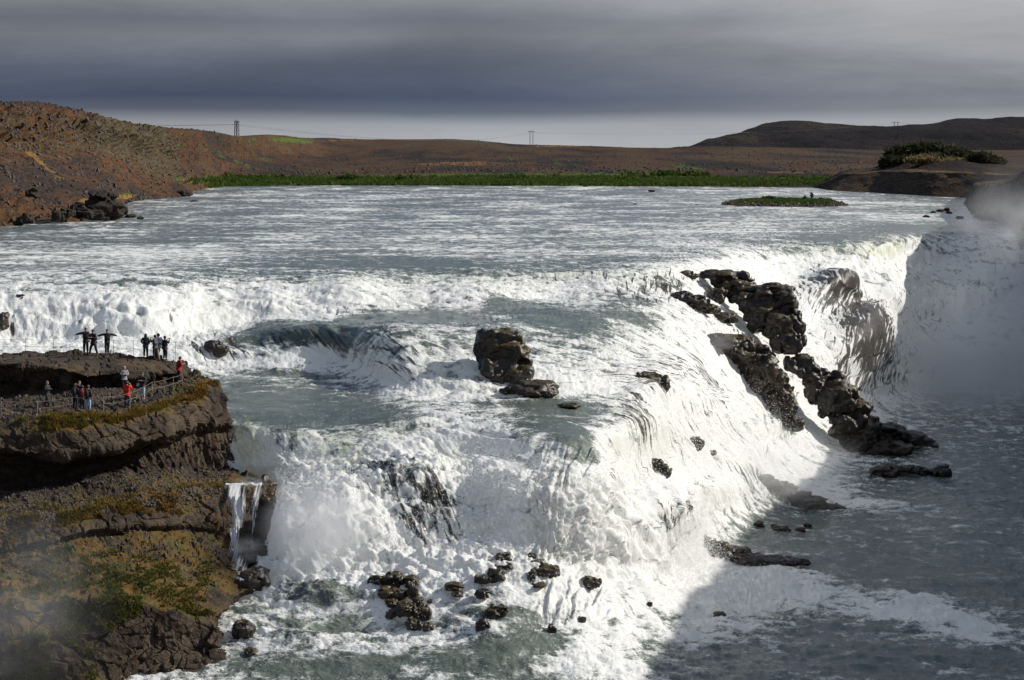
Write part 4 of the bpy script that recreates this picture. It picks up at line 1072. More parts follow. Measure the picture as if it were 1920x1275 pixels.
def shrub(name, specs, mat, size, g, label, cat='shrub', group=None, per=900):
    root = bpy.data.objects.new(name, None); COL.objects.link(root)
    px, py, rx, ry, D = specs[0]
    root.location = ((px - CX) * D / F, D, (YH - py - ry) * D / F)
    Vs = []; ST = []
    for px, py, rx, ry, D in specs:
        k = D / F
        c = ((px - CX) * k, D, (YH - py) * k)
        Vs.append(leaf_cloud(c, (rx * k, rx * k * .9, ry * k), per, size, g))
        e = g.normal(size=3) * np.array([rx, rx, ry]) * k * .3
        mb = MB(); mb.tube([(c[0] + e[0] * .2, c[1], c[2] - ry * k * 1.15), (c[0] + e[0] * .6, c[1] + e[1] * .5, c[2] - ry * k * .2), (c[0] + e[0], c[1] + e[1], c[2] + abs(e[2]) * .8)], [.03 * rx * k, .02 * rx * k, .008 * rx * k], 6)
        ST.append(mb)
    V = np.concatenate(Vs)
    me = raw_mesh('foliage', V, np.arange(len(V)).reshape(-1, 3), 3, False)
    loc = np.array(root.location)
    from mathutils import Matrix
    f = link('foliage', me, mat, root); f.matrix_parent_inverse = Matrix.Translation(-Vector(loc))
    for mb in ST:
        mb.build('stem', M['bark'], root).matrix_parent_inverse = Matrix.Translation(-Vector(loc))
    tag(root, label, cat, group)
    return root
M['bark'] = simple('stem_bark', (.06, .045, .03), .9)

g = np.random.default_rng(21)
# green band of the far shore
m_ = np.argwhere((LPXg > 335) & (LPXg < 1560) & (LR > .05) & (LR < 1.75))
wgt = green[m_[:, 0], m_[:, 1]] * sstep(1.9, .7, LR[m_[:, 0], m_[:, 1]])
m_ = m_[g.random(len(m_)) < wgt]
q = m_[g.integers(0, len(m_), 22000)]
pts = LP2[q[:, 0], q[:, 1]] + g.normal(0, 1, (len(q), 3)) * np.array([.6, 3, 0])
blades('bank_grass', pts, 1.0, .35, M['green'], g, 4, .45)
# shrubs standing in the band
for i, (px, py, rx, ry, D) in enumerate([(420, 333, 22, 7, 870), (500, 335, 26, 6, 880), (650, 334, 18, 5, 885), (760, 336, 20, 5, 885), (1180, 330, 16, 5, 900), (1245, 328, 26, 6, 900), (1300, 329, 22, 5, 900), (1190, 335, 30, 5, 880), (960, 335, 18, 4, 890), (345, 341, 10, 5, 720)]):
    shrub('shrub', [(px, py, rx, ry, D), (px + rx * .6, py + 1, rx * .6, ry * .8, D + 3)], M['green'], .9, g,
          ['low green shrub at the left end of the far shore', 'wide green shrub on the far shore left of the middle', 'small green bush on the far shore below the brown slope', 'green bush on the far shore just left of centre', 'green bush on the shore right of the middle pylon', 'raised green thicket on the far shore, right of centre', 'rounded green thicket at the right of the raised one', 'low green bush by the water right of centre', 'small green bush on the shore under the middle pylon', 'small bush where the left slope meets the green shore'][i],
          'shrub', 'shrubs of the far shore', 500)
# mound thicket on the right bank
shrub('thicket', [(1690, 292, 30, 16, 745), (1722, 284, 36, 14, 745), (1764, 284, 38, 13, 740), (1672, 306, 20, 12, 740), (1705, 306, 32, 11, 730), (1745, 302, 34, 11, 725)], M['shrub'], .8, g, 'big dark green thicket on the mound of the right bank', 'thicket', 'bushes on the right bank', 2600)
shrub('shrub', [(1796, 292, 28, 12, 720), (1775, 303, 24, 10, 715)], M['shrub'], .7, g, 'pale olive bush right of the dark thicket', 'shrub', 'bushes on the right bank', 2200)
shrub('shrub', [(1838, 299, 24, 12, 700), (1862, 306, 22, 10, 700)], M['shrub'], .7, g, 'rightmost bush of the right bank, dim in the spray', 'shrub', 'bushes on the right bank', 2200)
shrub('shrub', [(1732, 300, 30, 7, 700), (1790, 304, 26, 6, 700)], M['dry'], .6, g, 'pale grey feathery bush in front of the dark thicket', 'shrub', 'bushes on the right bank', 1500)
# island plants
ip = ISL[:20].reshape(-1, 3)
q = ip[g.integers(0, len(ip), 5000)]
blades('island_grass', q, .45, .16, M['green'], g, 3, .4)
for i, (px, py, rx, ry) in enumerate([(1440, 373, 14, 5), (1500, 376, 20, 4), (1545, 376, 16, 4)]):
    shrub('shrub', [(px, py, rx, ry, 474)], M['shrub'] if i == 0 else M['green'], .25, g, ['tallest low shrub at the left of the island', 'low green shrub in the middle of the island', 'low green shrub at the right of the island'][i], 'shrub', 'shrubs on the island', 700)
shrub('sapling', [(1522, 366, 2.5, 4, 470), (1509, 371, 1.5, 2, 470)], M['green'], .2, g, 'tiny sapling sticking up from the island', 'sapling', None, 120)
# tufts on the cliff
pts = cliff_pts(4.6, 6.2, -100, 415, 4200, .62, g); pts = pts[fbm(pts[:, 0] / 1.6, pts[:, 1] / 1.6, 1.0, 3) > -.05]
blades('ledge_grass', pts, .20, .045, M['rush'], g, 4, .6)
pts = cliff_pts(10.2, 12.0, -100, 420, 3600, .5, g); pts = pts[fbm(pts[:, 0] / 1.4, pts[:, 1] / 1.4, 5.0, 3) > 0]
blades('ledge_grass', pts, .20, .045, M['rush'], g, 4, .6)
pts = cliff_pts(13.2, 18.0, -100, 400, 12000, .62, g); pts = pts[fbm(pts[:, 0] / 1.8, pts[:, 1] / 1.8, pts[:, 2] / 1.5, 3) > 0]
blades('moss_grass', pts, .16, .045, leaf_mat('olive_moss', (.075, .075, .014), (.12, .095, .02), (.06, .07, .015)), g, 4, .7)

# loose stones
def stones(name, pts, smin, smax, mat, g):
    V0, F0 = ICO[1]
    n = len(pts)
    sc = g.uniform(smin, smax, n) ** 1.0
    V = V0[None] * (1 + .35 * g.normal(size=(n, len(V0), 1))) * (sc[:, None] * g.uniform(.6, 1.3, (n, 3)))[:, None, :] + pts[:, None, :]
    Fc = (F0[None] + (np.arange(n) * len(V0))[:, None, None]).reshape(-1, 3)
    o = link(name, raw_mesh(name, V.reshape(-1, 3), Fc, 3, False), mat)
    o['kind'] = 'stuff'
    return o
M['stone'] = simple('loose_stone', (.085, .070, .055), .9, .6, .9)
M['stone2'] = simple('scree_stone', (.062, .046, .036), .9, .6, .12)
stones('scree', cliff_pts(9.2, 11.3, -100, 440, 3800, 0, g), .03, .09, M['stone'], g)
stones('scree', cliff_pts(3.2, 4.8, -100, 380, 900, 0, g), .03, .12, M['stone'], g)
stones('scree', cliff_pts(12.9, 14.6, -100, 430, 700, 0, g), .03, .10, M['stone'], g)

m_ = np.argwhere((LR > .1) & (LR < 5.0) & (LPXg < 600))
q = m_[g.integers(0, len(m_), 7000)]
pts = LP2[q[:, 0], q[:, 1]]
stones('moor_stones', pts, .12, .5, M['stone2'], g)
m_ = np.argwhere((LR > 2.0) & (LR < 5.2) & (LPXg > 550) & (LPXg < 1750))
q = m_[g.integers(0, len(m_), 3500)]
stones('moor_stones', LP2[q[:, 0], q[:, 1]], .2, .8, M['stone2'], g)
e_ = ISL[18:24].reshape(-1, 3)
stones('island_stones', e_[g.integers(0, len(e_), 900)], .1, .35, M['stone'], g)

# ------------------------------------------------------------------ pylons and line
M['steel'] = simple('galvanised_steel', (.10, .10, .11), .6)
PY = []
def pylon(px, ytop, ybot, D, w, label):
    root = bpy.data.objects.new('pylon', None); COL.objects.link(root)
    k = D / F
    x0, z0, z1 = (px - CX) * k, (YH - ybot) * k - 4, (YH - ytop) * k
    root.location = (x0, D, z0)
    H = z1 - z0
    for s_ in (-1, 1):
        mb = MB(); cx = s_ * w * k * .42; a = .5
        for dx in (-a, a):
            for dy in (-a, a):
                mb.tube([(cx + dx * 1.3, dy * 1.3, 0), (cx + dx * .9, dy * .9, H)], .13, 4)
        n = 8
        for i in range(n):
            z_a, z_b = H * i / n, H * (i + 1) / n
            sg = 1 if i % 2 else -1
            mb.tube([(cx - a * sg, -a, z_a), (cx + a * sg, -a, z_b)], .08, 4)
            mb.tube([(cx - a * sg, a, z_a), (cx + a * sg, a, z_b)], .08, 4)
        mb.build('leg', M['steel'], root)
    mb = MB()
    mb.tube([(-w * k * .95, 0, H - .4), (w * k * .95, 0, H - .4)], .22, 4)
    mb.tube([(-w * k * .95, 0, H - .4), (-w * k * .4, 0, H + .5), (w * k * .4, 0, H + .5), (w * k * .95, 0, H - .4)], .12, 4)
    mb.build('crossarm', M['steel'], root)
    for dx in (-.85, 0, .85):
        mb = MB(); mb.tube([(dx * w * k, 0, H - .5), (dx * w * k, 0, H - 1.8)], .1, 5)
        mb.build('insulator', M['steel'], root)
    tag(root, label, 'pylon', 'power line pylons')
    PY.append(Vector((x0, D, z1 - 1.9)))
pylon(444, 227, 247, 1150, 5.0, 'slim lattice pylon on the left ridge')
pylon(996.5, 246, 271, 2700, 6.5, 'twin-legged lattice pylon in the middle of the skyline')
pylon(1680, 229, 237, 3900, 8, 'small far pylon on the right hill crest')
mb = MB()
ends = [Vector((-700, 1000, 22))] + PY + [Vector((2600, 5200, 60))]
for a, b in zip(ends[:-1], ends[1:]):
    for off in (-.85, 0, .85):
        pts = []
        for i in range(17):
            t = i / 16
            p = a.lerp(b, t); p = p + Vector((off * 5, 0, -abs((b - a).length) * .006 * 4 * t * (1 - t) + 0))
            pts.append(tuple(p))
        mb.tube(pts, .04, 4)
tag(mb.build('power_line', M['steel']), 'thin power line cables strung between the pylons', 'power line')

# ------------------------------------------------------------------ rope fences
M['post'] = simple('fence_post', (.22, .21, .20), .7)
M['rope'] = simple('fence_rope', (.22, .20, .17), .8)
def at(px, py, D): return Vector(((px - CX) * D / F, D, (YH - py) * D / F))
def cliff_D(px, py):
    m = (np.abs(px_ - px) < 4) & (np.abs(py_ - py) < 3) & (RIg > .9)
    return float(np.median(CP2[..., 1][m])) if m.any() else 130.0
def fence(posts, label, names, r=.020, low=True, mat='post'):
    root = bpy.data.objects.new('rope_fence', None); COL.objects.link(root)
    B = [(at(px, yb, D), (yb - yt) * D / F) for px, yt, yb, D in posts]
    root.location = B[0][0]
    o = B[0][0]
    for b, h in B:
        mb = MB(); p = b - o
        mb.tube([p - Vector((0, 0, .3)), p + Vector((0, 0, h))], r, 6)
        mb.build('post', M[mat], root)
    for fr in ((.97, .5) if low else (.95, .5)):
        mb = MB(); pts = []
        for (b0, h0), (b1, h1) in zip(B[:-1], B[1:]):
            for i in range(7):
                t = i / 6
                p = (b0 - o).lerp(b1 - o, t) + Vector((0, 0, (h0 * (1 - t) + h1 * t) * fr - .22 * t * (1 - t)))
                pts.append(p)
        mb.tube(pts, .009 if low else .006, 5)
        mb.build('rope', M['rope' if low else mat], root)
    tag(root, label, 'fence')
fence([(-60, 752, 781, 126.5), (2, 752, 780, 126.3), (70, 752, 778, 126.6), (135, 744, 771, 128), (194, 744, 770, 128.2), (244, 736, 762, 129.6), (285, 716, 741, 132), (325, 706, 732, 134.3), (342, 700, 723, 136)],
      'low rope fence with metal posts along the path on the ledge', None)
fence([(-60, 634, 664, 143.4), (48, 634, 663, 143.3), (100, 637, 662, 143.2), (213, 637, 663, 142.8), (250, 637, 669, 142.3), (329, 640, 674, 142.8)],
      'thin wire fence behind the people at the back of the slab', None, .014, False, 'steel')

#@PEOPLE
def cloth(name, c, rough=.8): return simple(name, c, rough, .2, 6)
M['skin'] = simple('skin', (.42, .24, .17), .55, .06, 8)
HAIRC = {'dark': simple('dark_hair', (.02, .014, .01), .6), 'blond': simple('fair_hair', (.16, .09, .04), .6), 'brown': simple('brown_hair', (.06, .03, .015), .6)}
CLOTH = {}
def cm(c):
    k_ = tuple(c)
    if k_ not in CLOTH: CLOTH[k_] = cloth('cloth', c)
    return CLOTH[k_]

def skinned(name, verts, edges, rads, mat, parent, sub=1, root_i=0):
    me = bpy.data.meshes.new(name)
    me.from_pydata([tuple(v) for v in verts], edges, [])
    o = bpy.data.objects.new(name, me); COL.objects.link(o)
    md = o.modifiers.new('skin', 'SKIN'); md.use_smooth_shade = True
    sv = me.skin_vertices[0].data
    for i, r in enumerate(rads):
        sv[i].radius = (r, r) if not isinstance(r, tuple) else r
        sv[i].use_root = (i == root_i)
    sb = o.modifiers.new('sub', 'SUBSURF'); sb.levels = sub; sb.render_levels = sub
    dg = bpy.context.evaluated_depsgraph_get(); dg.update()
    nm = bpy.data.meshes.new_from_object(o.evaluated_get(dg))
    nm.name = name
    bpy.data.objects.remove(o); bpy.data.meshes.remove(me)
    nm.materials.clear(); nm.materials.append(mat)
    n_ = link(name, nm, mat, parent)
    return n_

def person(px, pyf, D, hpx, label, face=180, arms='down', stance='stand', coat=(.02, .02, .025), legs=(.02, .02, .022), shoe=(.02, .02, .02),
           hair='dark', hat=None, hood=False, lean=0.0, pack=None, bag=None, phone=False, pack_on=''):
    """face: degrees, 180 looks to the camera, 0 away from it, 90 to the right of the picture"""
    H = hpx * D / F * (1.0 if stance != 'lean' else 1.08)
    s = H / 1.75
    root = bpy.data.objects.new('person', None); COL.objects.link(root)
    b = at(px, pyf, D); root.location = b
    root.rotation_euler = (0, 0, -radians(face))
    V = lambda x, y, z: Vector((x, y + lean * max(0, z - .9) * .9, z - abs(lean) * max(0, z - 1.2) * .3)) * s
    # local frame: +y is forward, +x to the figure's right
    ft = {'stand': ((.11, .02), (-.11, -.01)), 'stride': ((.10, .30), (-.10, -.28)), 'lean': ((.30, .10), (-.22, -.12)), 'cross': ((.08, .10), (-.05, -.08)), 'wide': ((.17, 0), (-.17, .02))}[stance]
    hip = V(0, 0, .93); waist = V(0, -.01, 1.08); chest = V(0, 0, 1.30); neck = V(0, 0, 1.47); hd = V(0, .03, 1.62); top_ = V(0, .02, 1.70)
    sides = []
    for q, sg in enumerate((1, -1)):
        fx, fy = ft[q]
        hp = V(sg * .10, 0, .90); kn = Vector(((sg * .10 + fx) / 2 * s, (fy / 2 + .05) * s, .50 * s)); an = Vector((fx * s, fy * s, .09 * s)); toe = Vector((fx * s * 1.1, (fy + .15) * s, .035 * s))
        sh = V(sg * .185, 0, 1.42)
        pose = arms if isinstance(arms, str) else arms[q]
        if pose == 'out':
            el, wr = V(sg * .44, .02, 1.36), V(sg * .68, .06, 1.29)
        elif pose == 'down':
            el, wr = V(sg * .25, -.03, 1.16), V(sg * .26, .06, .93)
        elif pose == 'photo':
            el, wr = V(sg * .27, .14, 1.22), V(sg * .09, .34, 1.50)
        elif pose == 'cross':
            el, wr = V(sg * .27, .05, 1.16), V(-sg * .02, .25, 1.20)
        elif pose == 'pocket':
            el, wr = V(sg * .31, -.05, 1.18), V(sg * .20, .08, 1.00)
        elif pose == 'hold':
            el, wr = V(sg * .25, .04, 1.15), V(sg * .10, .28, 1.22)
        sides.append((hp, kn, an, toe, sh, el, wr))
    verts = [hip, waist, chest, neck, hd, top_]; rads = [.10, .09, .10, .055, .092, .07]; edges = [(0, 1), (1, 2), (2, 3), (3, 4), (4, 5)]
    rads = [r * s for r in rads]
    def add(v, r, e): verts.append(v); rads.append(r * s); edges.append((e, len(verts) - 1)); return len(verts) - 1
    for sg, (hp, kn, an, toe, sh, el, wr) in zip((1, -1), sides):
        i = add(hp, .075, 0); i = add(kn, .05, i); i = add(an, .035, i); add(toe, .03, i)
        i = add(sh, .05, 2); i = add(el, .036, i); i = add(wr, .026, i)
        d = (wr - el).normalized(); lat = d.cross(Vector((0, 0, 1))).normalized() if abs(d.z) < .9 else Vector((1, 0, 0)); up = lat.cross(d)
        palm = add(wr + d * .05 * s, .028, i)
        for j, ln in enumerate((.075, .085, .08, .06)):
            st_ = wr + d * .085 * s + lat * (j - 1.5) * .02 * s
            k1_ = add(st_, .009, palm); add(st_ + d * ln * s * .8 - up * .02 * s, .007, k1_)
        k1_ = add(wr + d * .05 * s + lat * -.045 * s, .010, palm); add(wr + d * .09 * s + lat * -.06 * s, .008, k1_)
    for v_, r_ in ((Vector((0, .105, -.01)), .016), (Vector((.095, 0, 0)), .02), (Vector((-.095, 0, 0)), .02)):
        add(hd + v_ * s, r_, 4)
    skinned('body', verts, edges, rads, M['skin'], root)
    for sx in (-.034, .034):
        mb = MB(); Vv, Fv = ICO[1]; mb.add(Vv * .011 * s + np.array(hd + Vector((sx, .088, .02)) * s), Fv)
        mb.build('eye', HAIRC['dark'], root, True)
    # coat
    cv = [V(0, 0, .84), V(0, 0, .98), V(0, -.01, 1.10), V(0, 0, 1.28), V(0, 0, 1.43), V(0, 0, 1.49)]; cr = [.20, .20, .185, .205, .13, .075]
    ce = [(i, i + 1) for i in range(5)]
    cr = [(r * s, r * s * .78) for r in cr]
    for sg, (hp, kn, an, toe, sh, el, wr) in zip((1, -1), sides):
        for v_, r_, e_ in ((sh, .098, 3), (el, .076, None), (wr - (wr - el) * .06, .056, None)):
            cv.append(v_); cr.append((r_ * s, r_ * s)); ce.append((3 if e_ == 3 else len(cv) - 2, len(cv) - 1))
    skinned('jacket', cv, ce, cr, cm(coat), root, 1, 1)
    # trousers
    tv = [V(0, 0, .98), V(0, 0, .88)]; tr_ = [.16 * s, .16 * s]; te = [(0, 1)]
    for sg, (hp, kn, an, toe, sh, el, wr) in zip((1, -1), sides):
        for n_, (v_, r_) in enumerate(((hp - Vector((0, 0, .05 * s)), .125), (kn, .092), (an + Vector((0, 0, .02 * s)), .066))):
            tv.append(v_); tr_.append(r_ * s); te.append((1 if n_ == 0 else len(tv) - 2, len(tv) - 1))
    skinned('trousers', tv, te, tr_, cm(legs), root, 1, 0)
    for hp, kn, an, toe, sh, el, wr in sides:
        mb = MB(); d_ = (toe - an); d_.z = 0
        mb.tube([an - d_ * .35 + Vector((0, 0, -.03 * s)), an + Vector((0, 0, -.02 * s)), toe + d_ * .1 + Vector((0, 0, .01 * s))], [.045 * s, .055 * s, .035 * s], 8)
        mb.build('shoe', cm(shoe), root, True)
    # hair, hat or hood
    mb = MB(); Vv, Fv = ICO[2]
    cap = Vv * np.array((.112, .122, .125)) * s
    cap[:, 2] = np.where((Vv[:, 2] < .05) & (Vv[:, 1] > .1), cap[:, 2] * .1 + .03 * s, cap[:, 2])
    mb.add(cap + np.array(hd + Vector((0, -.018, .025)) * s), Fv)
    if hood:
        mb.add(Vv * np.array((.12, .10, .11)) * s + np.array(hd + Vector((0, -.06, -.06)) * s), Fv)
    mb.build('hood' if hood else ('hat' if hat else 'hair'), cm(coat) if hood else (cm(hat) if hat else HAIRC[hair]), root, True)
    if pack:
        Vv, Fv = ICO[2]
        sg_ = np.sign(Vv) * np.abs(Vv) ** .6
        mb = MB(); mb.add(sg_ * np.array((.16, .10, .24)) * s + np.array(V(0, -.22, 1.22)), Fv)
        p_ = tag(mb.build('backpack', cm(pack), None, True), 'small ' + ('red' if pack[0] > .1 else 'dark') + ' backpack worn by the person ' + pack_on, 'backpack')
        p_.location = root.location; p_.rotation_euler = root.rotation_euler
    if bag:
        Vv, Fv = ICO[2]; sg_ = np.sign(Vv) * np.abs(Vv) ** .6
        mb = MB(); mb.add(sg_ * np.array((.13, .06, .12)) * s + np.array(V(.26, .05, .92)), Fv)
        mb.tube([V(.26, .05, 1.02), V(.10, .12, 1.25), V(-.10, .08, 1.46), V(-.02, -.12, 1.44), V(.2, -.08, 1.1), V(.27, .0, 1.02)], .012 * s, 5)
        p_ = tag(mb.build('shoulder_bag', cm(bag[0]), None, True), bag[1], 'bag')
        p_.location = root.location; p_.rotation_euler = root.rotation_euler
    if phone:
        wr0, wr1 = sides[0][6], sides[1][6]
        mp = (wr0 + wr1) / 2 + Vector((0, .10, .04)) * s
        mb = MB(); Vv = np.array([(x_, y_, z_) for x_ in (-1, 1) for y_ in (-1, 1) for z_ in (-1, 1)], float) * np.array((.07, .022, .045)) * s + np.array(mp)
        mb.add(Vv, [(0, 1, 3, 2), (4, 6, 7, 5), (0, 4, 5, 1), (2, 3, 7, 6), (0, 2, 6, 4), (1, 5, 7, 3)])
        mb.tube([mp, mp + Vector((0, .05, 0)) * s], .025 * s, 8)
        p_ = tag(mb.build('camera', cm((.012, .012, .013))), phone, 'camera')
        p_.location = root.location; p_.rotation_euler = root.rotation_euler
    tag(root, label, 'person', 'tourists on the ledge')
    return root

# feet stand on the rock under each figure
def stand(px, py, tier):
    if tier == 'slab':
        m = (np.abs(px_ - px) < 3) & (RIg > 1.0) & (RIg < 1.95)
    else:
        m = (np.abs(px_ - px) < 3) & (RIg > 3.05) & (RIg < 5.2)
    P = CP2[m]
    yy = YH - P[:, 2] * F / P[:, 1]
    i = int(np.argmin(np.abs(yy - py)))
    return float(yy[i]) , float(P[i, 1])
K, B_ = (.012, .012, .015), (.014, .016, .024)
def prs(px, pyf, tier, top_, label, **kw):
    yy, D = stand(px, pyf, tier)
    person(px, yy + .3, D, (pyf - top_), label, **kw)
prs(161, 663, 'slab', 613, 'person in black holding one arm stretched out left, facing the camera on the slab', face=180, arms=('out', 'down'), stance='stand', coat=K, legs=K, hair='brown')
prs(176, 668, 'slab', 622, 'person in black striding in front of the pair with outstretched arms', face=215, arms='hold', stance='lean', coat=K, legs=K, lean=.12)
prs(201, 662, 'slab', 614, 'person in black with a hat, both arms stretched out sideways on the slab', face=170, arms='out', stance='cross', coat=K, legs=(.022, .022, .015), hat=(.05, .03, .02))
prs(273, 668, 'slab', 622, 'person in dark hooded coat with arms bent, left of the standing four', face=5, arms='pocket', coat=B_, legs=K, hood=True)
prs(291, 671, 'slab', 625, 'person in grey jacket half hidden behind the one in blue', face=300, arms='photo', coat=(.07, .075, .08), legs=K, bag=((.012, .012, .014), 'black shoulder bag hanging beside the person in grey jacket'))
prs(297, 673, 'slab', 622, 'person in dark blue jacket and khaki trousers with legs apart', face=320, arms='pocket', stance='stride', coat=(.012, .025, .05), legs=(.20, .15, .09), shoe=(.1, .07, .05))
prs(309, 670, 'slab', 624, 'person in dark jacket raising a camera at the right of the slab', face=40, arms='photo', coat=B_, legs=K, phone='camera raised by the rightmost person on the slab')
prs(335, 716, 'path', 668, 'person in red jacket and maroon trousers at the top of the path, looking down', face=60, arms='hold', stance='stand', coat=(.30, .012, .012), legs=(.06, .008, .01), lean=.15)
prs(233, 733, 'path', 686, 'person in pale grey hoodie and light cap with folded arms', face=160, arms='cross', coat=(.24, .25, .28), legs=K, hat=(.30, .30, .31), shoe=(.3, .18, .12))
prs(238, 764, 'path', 713, 'person in bright red jacket taking a photo by the rope', face=10, arms='photo', coat=(.55, .018, .012), legs=(.03, .032, .045), hair='brown', phone='camera held up by the person in bright red jacket')
prs(267, 749, 'path', 697, 'person in dark jacket and pale jeans with a white bag by the rope', face=200, arms='hold', coat=K, legs=(.32, .40, .50), shoe=(.5, .2, .2), hair='brown', bag=((.5, .5, .48), 'small white bag at the side of the person in pale jeans'))
prs(88, 763, 'path', 714, 'person in black walking with bent knee, alone on the left of the path', face=120, arms='hold', stance='stride', coat=K, legs=K, hair='blond')
prs(141, 765, 'path', 719, 'person in dark navy coat at the left of the group of four', face=20, arms='pocket', coat=(.015, .016, .026), legs=K, hair='blond', pack=(.02, .02, .03), pack_on='in navy coat')
prs(149, 762, 'path', 714, 'person raising hands behind the group of four', face=190, arms='photo', coat=K, legs=K, hair='blond')
prs(154, 771, 'path', 722, 'person in black with a red rucksack, back to the camera', face=355, arms='down', coat=K, legs=K, pack=(.16, .01, .02), pack_on='with back to the camera', shoe=(.35, .16, .08))
prs(165, 770, 'path', 721, 'person in dark jacket and light blue jeans right of the red rucksack', face=20, arms='down', coat=(.012, .018, .02), legs=(.30, .40, .55), hair='brown', pack=(.04, .01, .015), pack_on='in light blue jeans')

#@SIDEFALL
def side_fall():
    # thin strands falling over the second ledge, left of the great heap of spray
    rows = [(905, 127.2), (912, 126.2), (930, 125.2), (970, 124.6), (1010, 123.6), (1040, 121.8), (1075, 119.2), (1092, 118.2)]
    tt = np.linspace(0, 1, 110); uu = np.linspace(0, 1, 90)
    py = np.interp(tt, np.linspace(0, 1, len(rows)), [r[0] for r in rows]); dd = np.interp(tt, np.linspace(0, 1, len(rows)), [r[1] for r in rows])
    x0 = np.interp(py, [905, 930, 1010, 1040, 1092], [424, 424, 432, 428, 436]); x1 = np.interp(py, [905, 930, 1010, 1040, 1092], [492, 490, 476, 498, 510])
    PXs = x0[:, None] + (x1 - x0)[:, None] * uu; PYs = np.repeat(py[:, None], 90, 1); Ds = np.repeat(dd[:, None], 90, 1)
    P = P3(PXs, PYs, Ds - 1.1)
    P[..., 2] += (.12 * fbm(P[..., 0] / .5, 0 * P[..., 0], 0, 4) * sstep(.15, 0, tt)[:, None])
    P[..., 0] += .10 * fbm(P[..., 0] / .5, P[..., 2] / .7, 3.0, 4) * sstep(0, .3, tt)[:, None]
    P[..., 1] += .35 * fbm(P[..., 0] / .4, P[..., 2] / 1.6, 0, 5) - .15
    m, t = new_mat('falling_strands')
    uv = t.n('ShaderNodeUVMap', uv_map='UVMap').outputs[0]
    n = t.noise(t.mapping(uv, (2.2, .35, 1)), 1.0, 6, .7, .3)
    w = t.n('ShaderNodeAttribute', attribute_name='foam').outputs['Fac']
    nf = t.noise(t.mapping(uv, (9, 1.6, 1)), 1.0, 4, .7)
    a = t.mr(t.m('ADD', t.m('ADD', t.m('MULTIPLY', n, .6), t.m('MULTIPLY', nf, .4)), w), .50, .64, 0, .92, True)
    d = t.n('ShaderNodeBsdfDiffuse', ins={0: (.86, .87, .88)}); tl = t.n('ShaderNodeBsdfTranslucent', ins={0: (.8, .8, .78)})
    mx = t.n('ShaderNodeMixShader', ins={0: .3, 1: d.outputs[0], 2: tl.outputs[0]})
    tp = t.n('ShaderNodeBsdfTransparent')
    finish(t, t.n('ShaderNodeMixShader', ins={0: a, 1: tp.outputs[0], 2: mx.outputs[0]}).outputs[0])
    U = uu[None, :]
    col = .0 + .22 * np.exp(-((U - .22 - .25 * tt[:, None] * (tt[:, None] < .5)) / .22) ** 2) + .10 * np.exp(-((U - .82) / .12) ** 2) - .05 + .14 * sstep(.12, .0, tt)[:, None] - .02 * sstep(.55, .7, tt)[:, None] - .2 * sstep(.9, 1, tt)[:, None]
    o = grid_obj('small_waterfall', P, m, {'foam': col}, np.stack([P[..., 0], -P[..., 2] + P[..., 1] * .3], -1))
    o['kind'] = 'structure'
side_fall()

#@SPRAY
def droplets(name, n, cond, hmean, smin, smax, g, up=.4):
    w = cond.ravel(); w = w / w.sum()
    idx = g.choice(len(w), n, p=w)
    p = WP2.reshape(-1, 3)[idx]; nn = N0.reshape(-1, 3)[idx]
    h = g.exponential(1.0, n) * hmean
    p = p + nn * h[:, None] + np.array([0, 0, up]) * h[:, None] + g.normal(0, .08, (n, 3))
    T = np.array([(1, 1, 1), (1, -1, -1), (-1, 1, -1), (-1, -1, 1)], float) * .6
    sc = g.uniform(smin, smax, n)[:, None, None]
    q = T[None] + g.normal(0, .35, (n, 4, 3))
    V = (p[:, None, :] + q * sc).reshape(-1, 3)
    Fc = (np.array([(0, 1, 2), (0, 3, 1), (0, 2, 3), (1, 3, 2)])[None] + (np.arange(n) * 4)[:, None, None]).reshape(-1, 3)
    o = link(name, raw_mesh(name, V, Fc, 3, False), M['spray'])
    o['kind'] = 'stuff'
m, t = new_mat('spray_drops')
d = t.n('ShaderNodeBsdfDiffuse', ins={0: (.9, .9, .9)}); tl = t.n('ShaderNodeBsdfTranslucent', ins={0: (.88, .88, .86)})
finish(t, t.n('ShaderNodeMixShader', ins={0: .45, 1: d.outputs[0], 2: tl.outputs[0]}).outputs[0])
M['spray'] = m
area = np.linalg.norm(np.cross(np.gradient(WP2, axis=0), np.gradient(WP2, axis=1)), axis=-1) / (WP2[..., 1] ** 1.2) * 200
inview = ((PX0 > 530) | (PY0 < 880) | (PY0 > 1100)) & (PX0 > -60) & (PX0 < 1980) & (PY0 < 1330)
wfoam = np.clip(foam - .45, 0, .6) * inview * (1 - np.clip(thin * 1.2, 0, .7))
gs = np.random.default_rng(5)
droplets('spray_drops', 32000, wfoam * fallw * area + 1e-12, .12, .008, .022, gs)
droplets('spray_drops', 25000, wfoam * (1 - fallw) * (Y < 240) * area + 1e-12, .10, .010, .026, gs)
heap = np.exp(-(((PX0 - 620) / 120) ** 2 + ((PY0 - 990) / 70) ** 2)) + np.exp(-(((PX0 - 960) / 150) ** 2 + ((PY0 - 960) / 70) ** 2)) * .7 + np.exp(-(((PX0 - 1290) / 60) ** 2 + ((PY0 - 1040) / 60) ** 2)) + .6 * np.exp(-(((PX0 - 1350) / 130) ** 2 + ((PY0 - 830) / 60) ** 2))
droplets('spray_drops', 70000, wfoam * heap * area + 1e-12, .40, .010, .030, gs, .9)

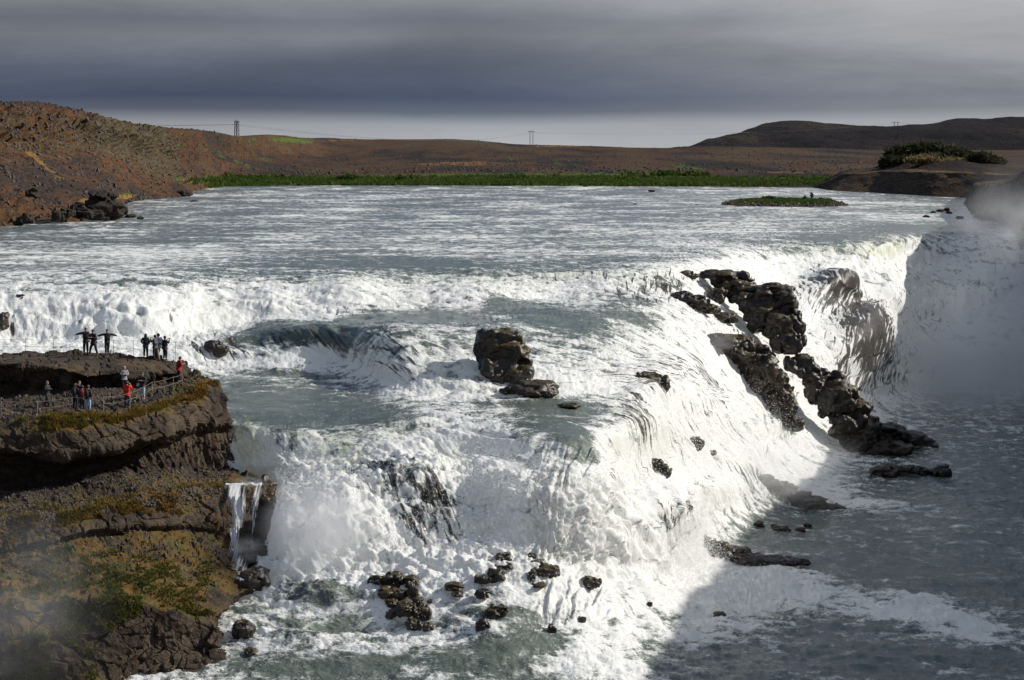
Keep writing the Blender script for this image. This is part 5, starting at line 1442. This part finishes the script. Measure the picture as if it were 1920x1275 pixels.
#@MIST
def mist(name, px, py, D, rx, ry, rz, dens, seed, label_scale=1.0, col=(.98, .985, 1.0), scale=2.2, thr=.42):
    V, Fc = ICO[3]
    me = raw_mesh(name, V, Fc, 3, True)
    o = link(name, me)
    o.location = at(px, py, D); o.scale = (rx, ry, rz)
    m, t = new_mat('mist_air')
    oc = t.n('ShaderNodeTexCoord').outputs['Object']
    r = t.n('ShaderNodeVectorMath', operation='LENGTH', ins={0: oc}).outputs['Value']
    fall = t.mr(r, 1.0, .15, 0, 1, True)
    n = t.noise(t.mapping(oc, (1, 1, 1), loc=(seed * 3.1, seed, 0)), scale, 4, .6)
    dn = t.m('MULTIPLY', t.m('MULTIPLY', fall, t.mr(n, thr, thr + .3, .12, 1.0)), dens)
    v = t.n('ShaderNodeVolumePrincipled', ins={'Color': col, 'Density': dn, 'Anisotropy': .35})
    finish(t, None, vol=v.outputs[0])
    me.materials.append(m)
    o['kind'] = 'stuff'
mist('mist', 1925, 650, 236, 16, 30, 12, .09, 1)
mist('mist', 1720, 650, 248, 10, 10, 8, .05, 12)
mist('mist', 1790, 715, 250, 17, 14, 7, .22, 2, thr=.36)
mist('mist', 1925, 430, 240, 7, 34, 9, .05, 3)
mist('mist', 1450, 880, 166, 9, 8, 3.8, .22, 4)
mist('mist', 1590, 760, 205, 4, 4, 4.5, .16, 14)
mist('mist', 600, 990, 119.5, 4.0, 3.0, 2.9, .55, 5, thr=.3)
mist('mist', 20, 1130, 98, 6.0, 5, 5.5, .075, 6)
mist('mist', 1290, 640, 178, 5, 4, 1.8, .20, 7)
mist('mist', 1300, 1050, 138, 2.6, 3, 1.8, .22, 8)
mist('mist', 990, 880, 123, 4, 2.5, 2.2, .14, 9)
mist('mist', 1640, 840, 205, 9, 9, 3.0, .08, 11)

mist('mist', 1800, 752, 232, 17, 18, 3.2, .10, 15, thr=.36)
mist('mist', 462, 1030, 119.5, 1.3, 1.2, 1.0, .7, 16)
mist('mist', 470, 905, 125.5, 1.4, 1.0, .5, .7, 17)
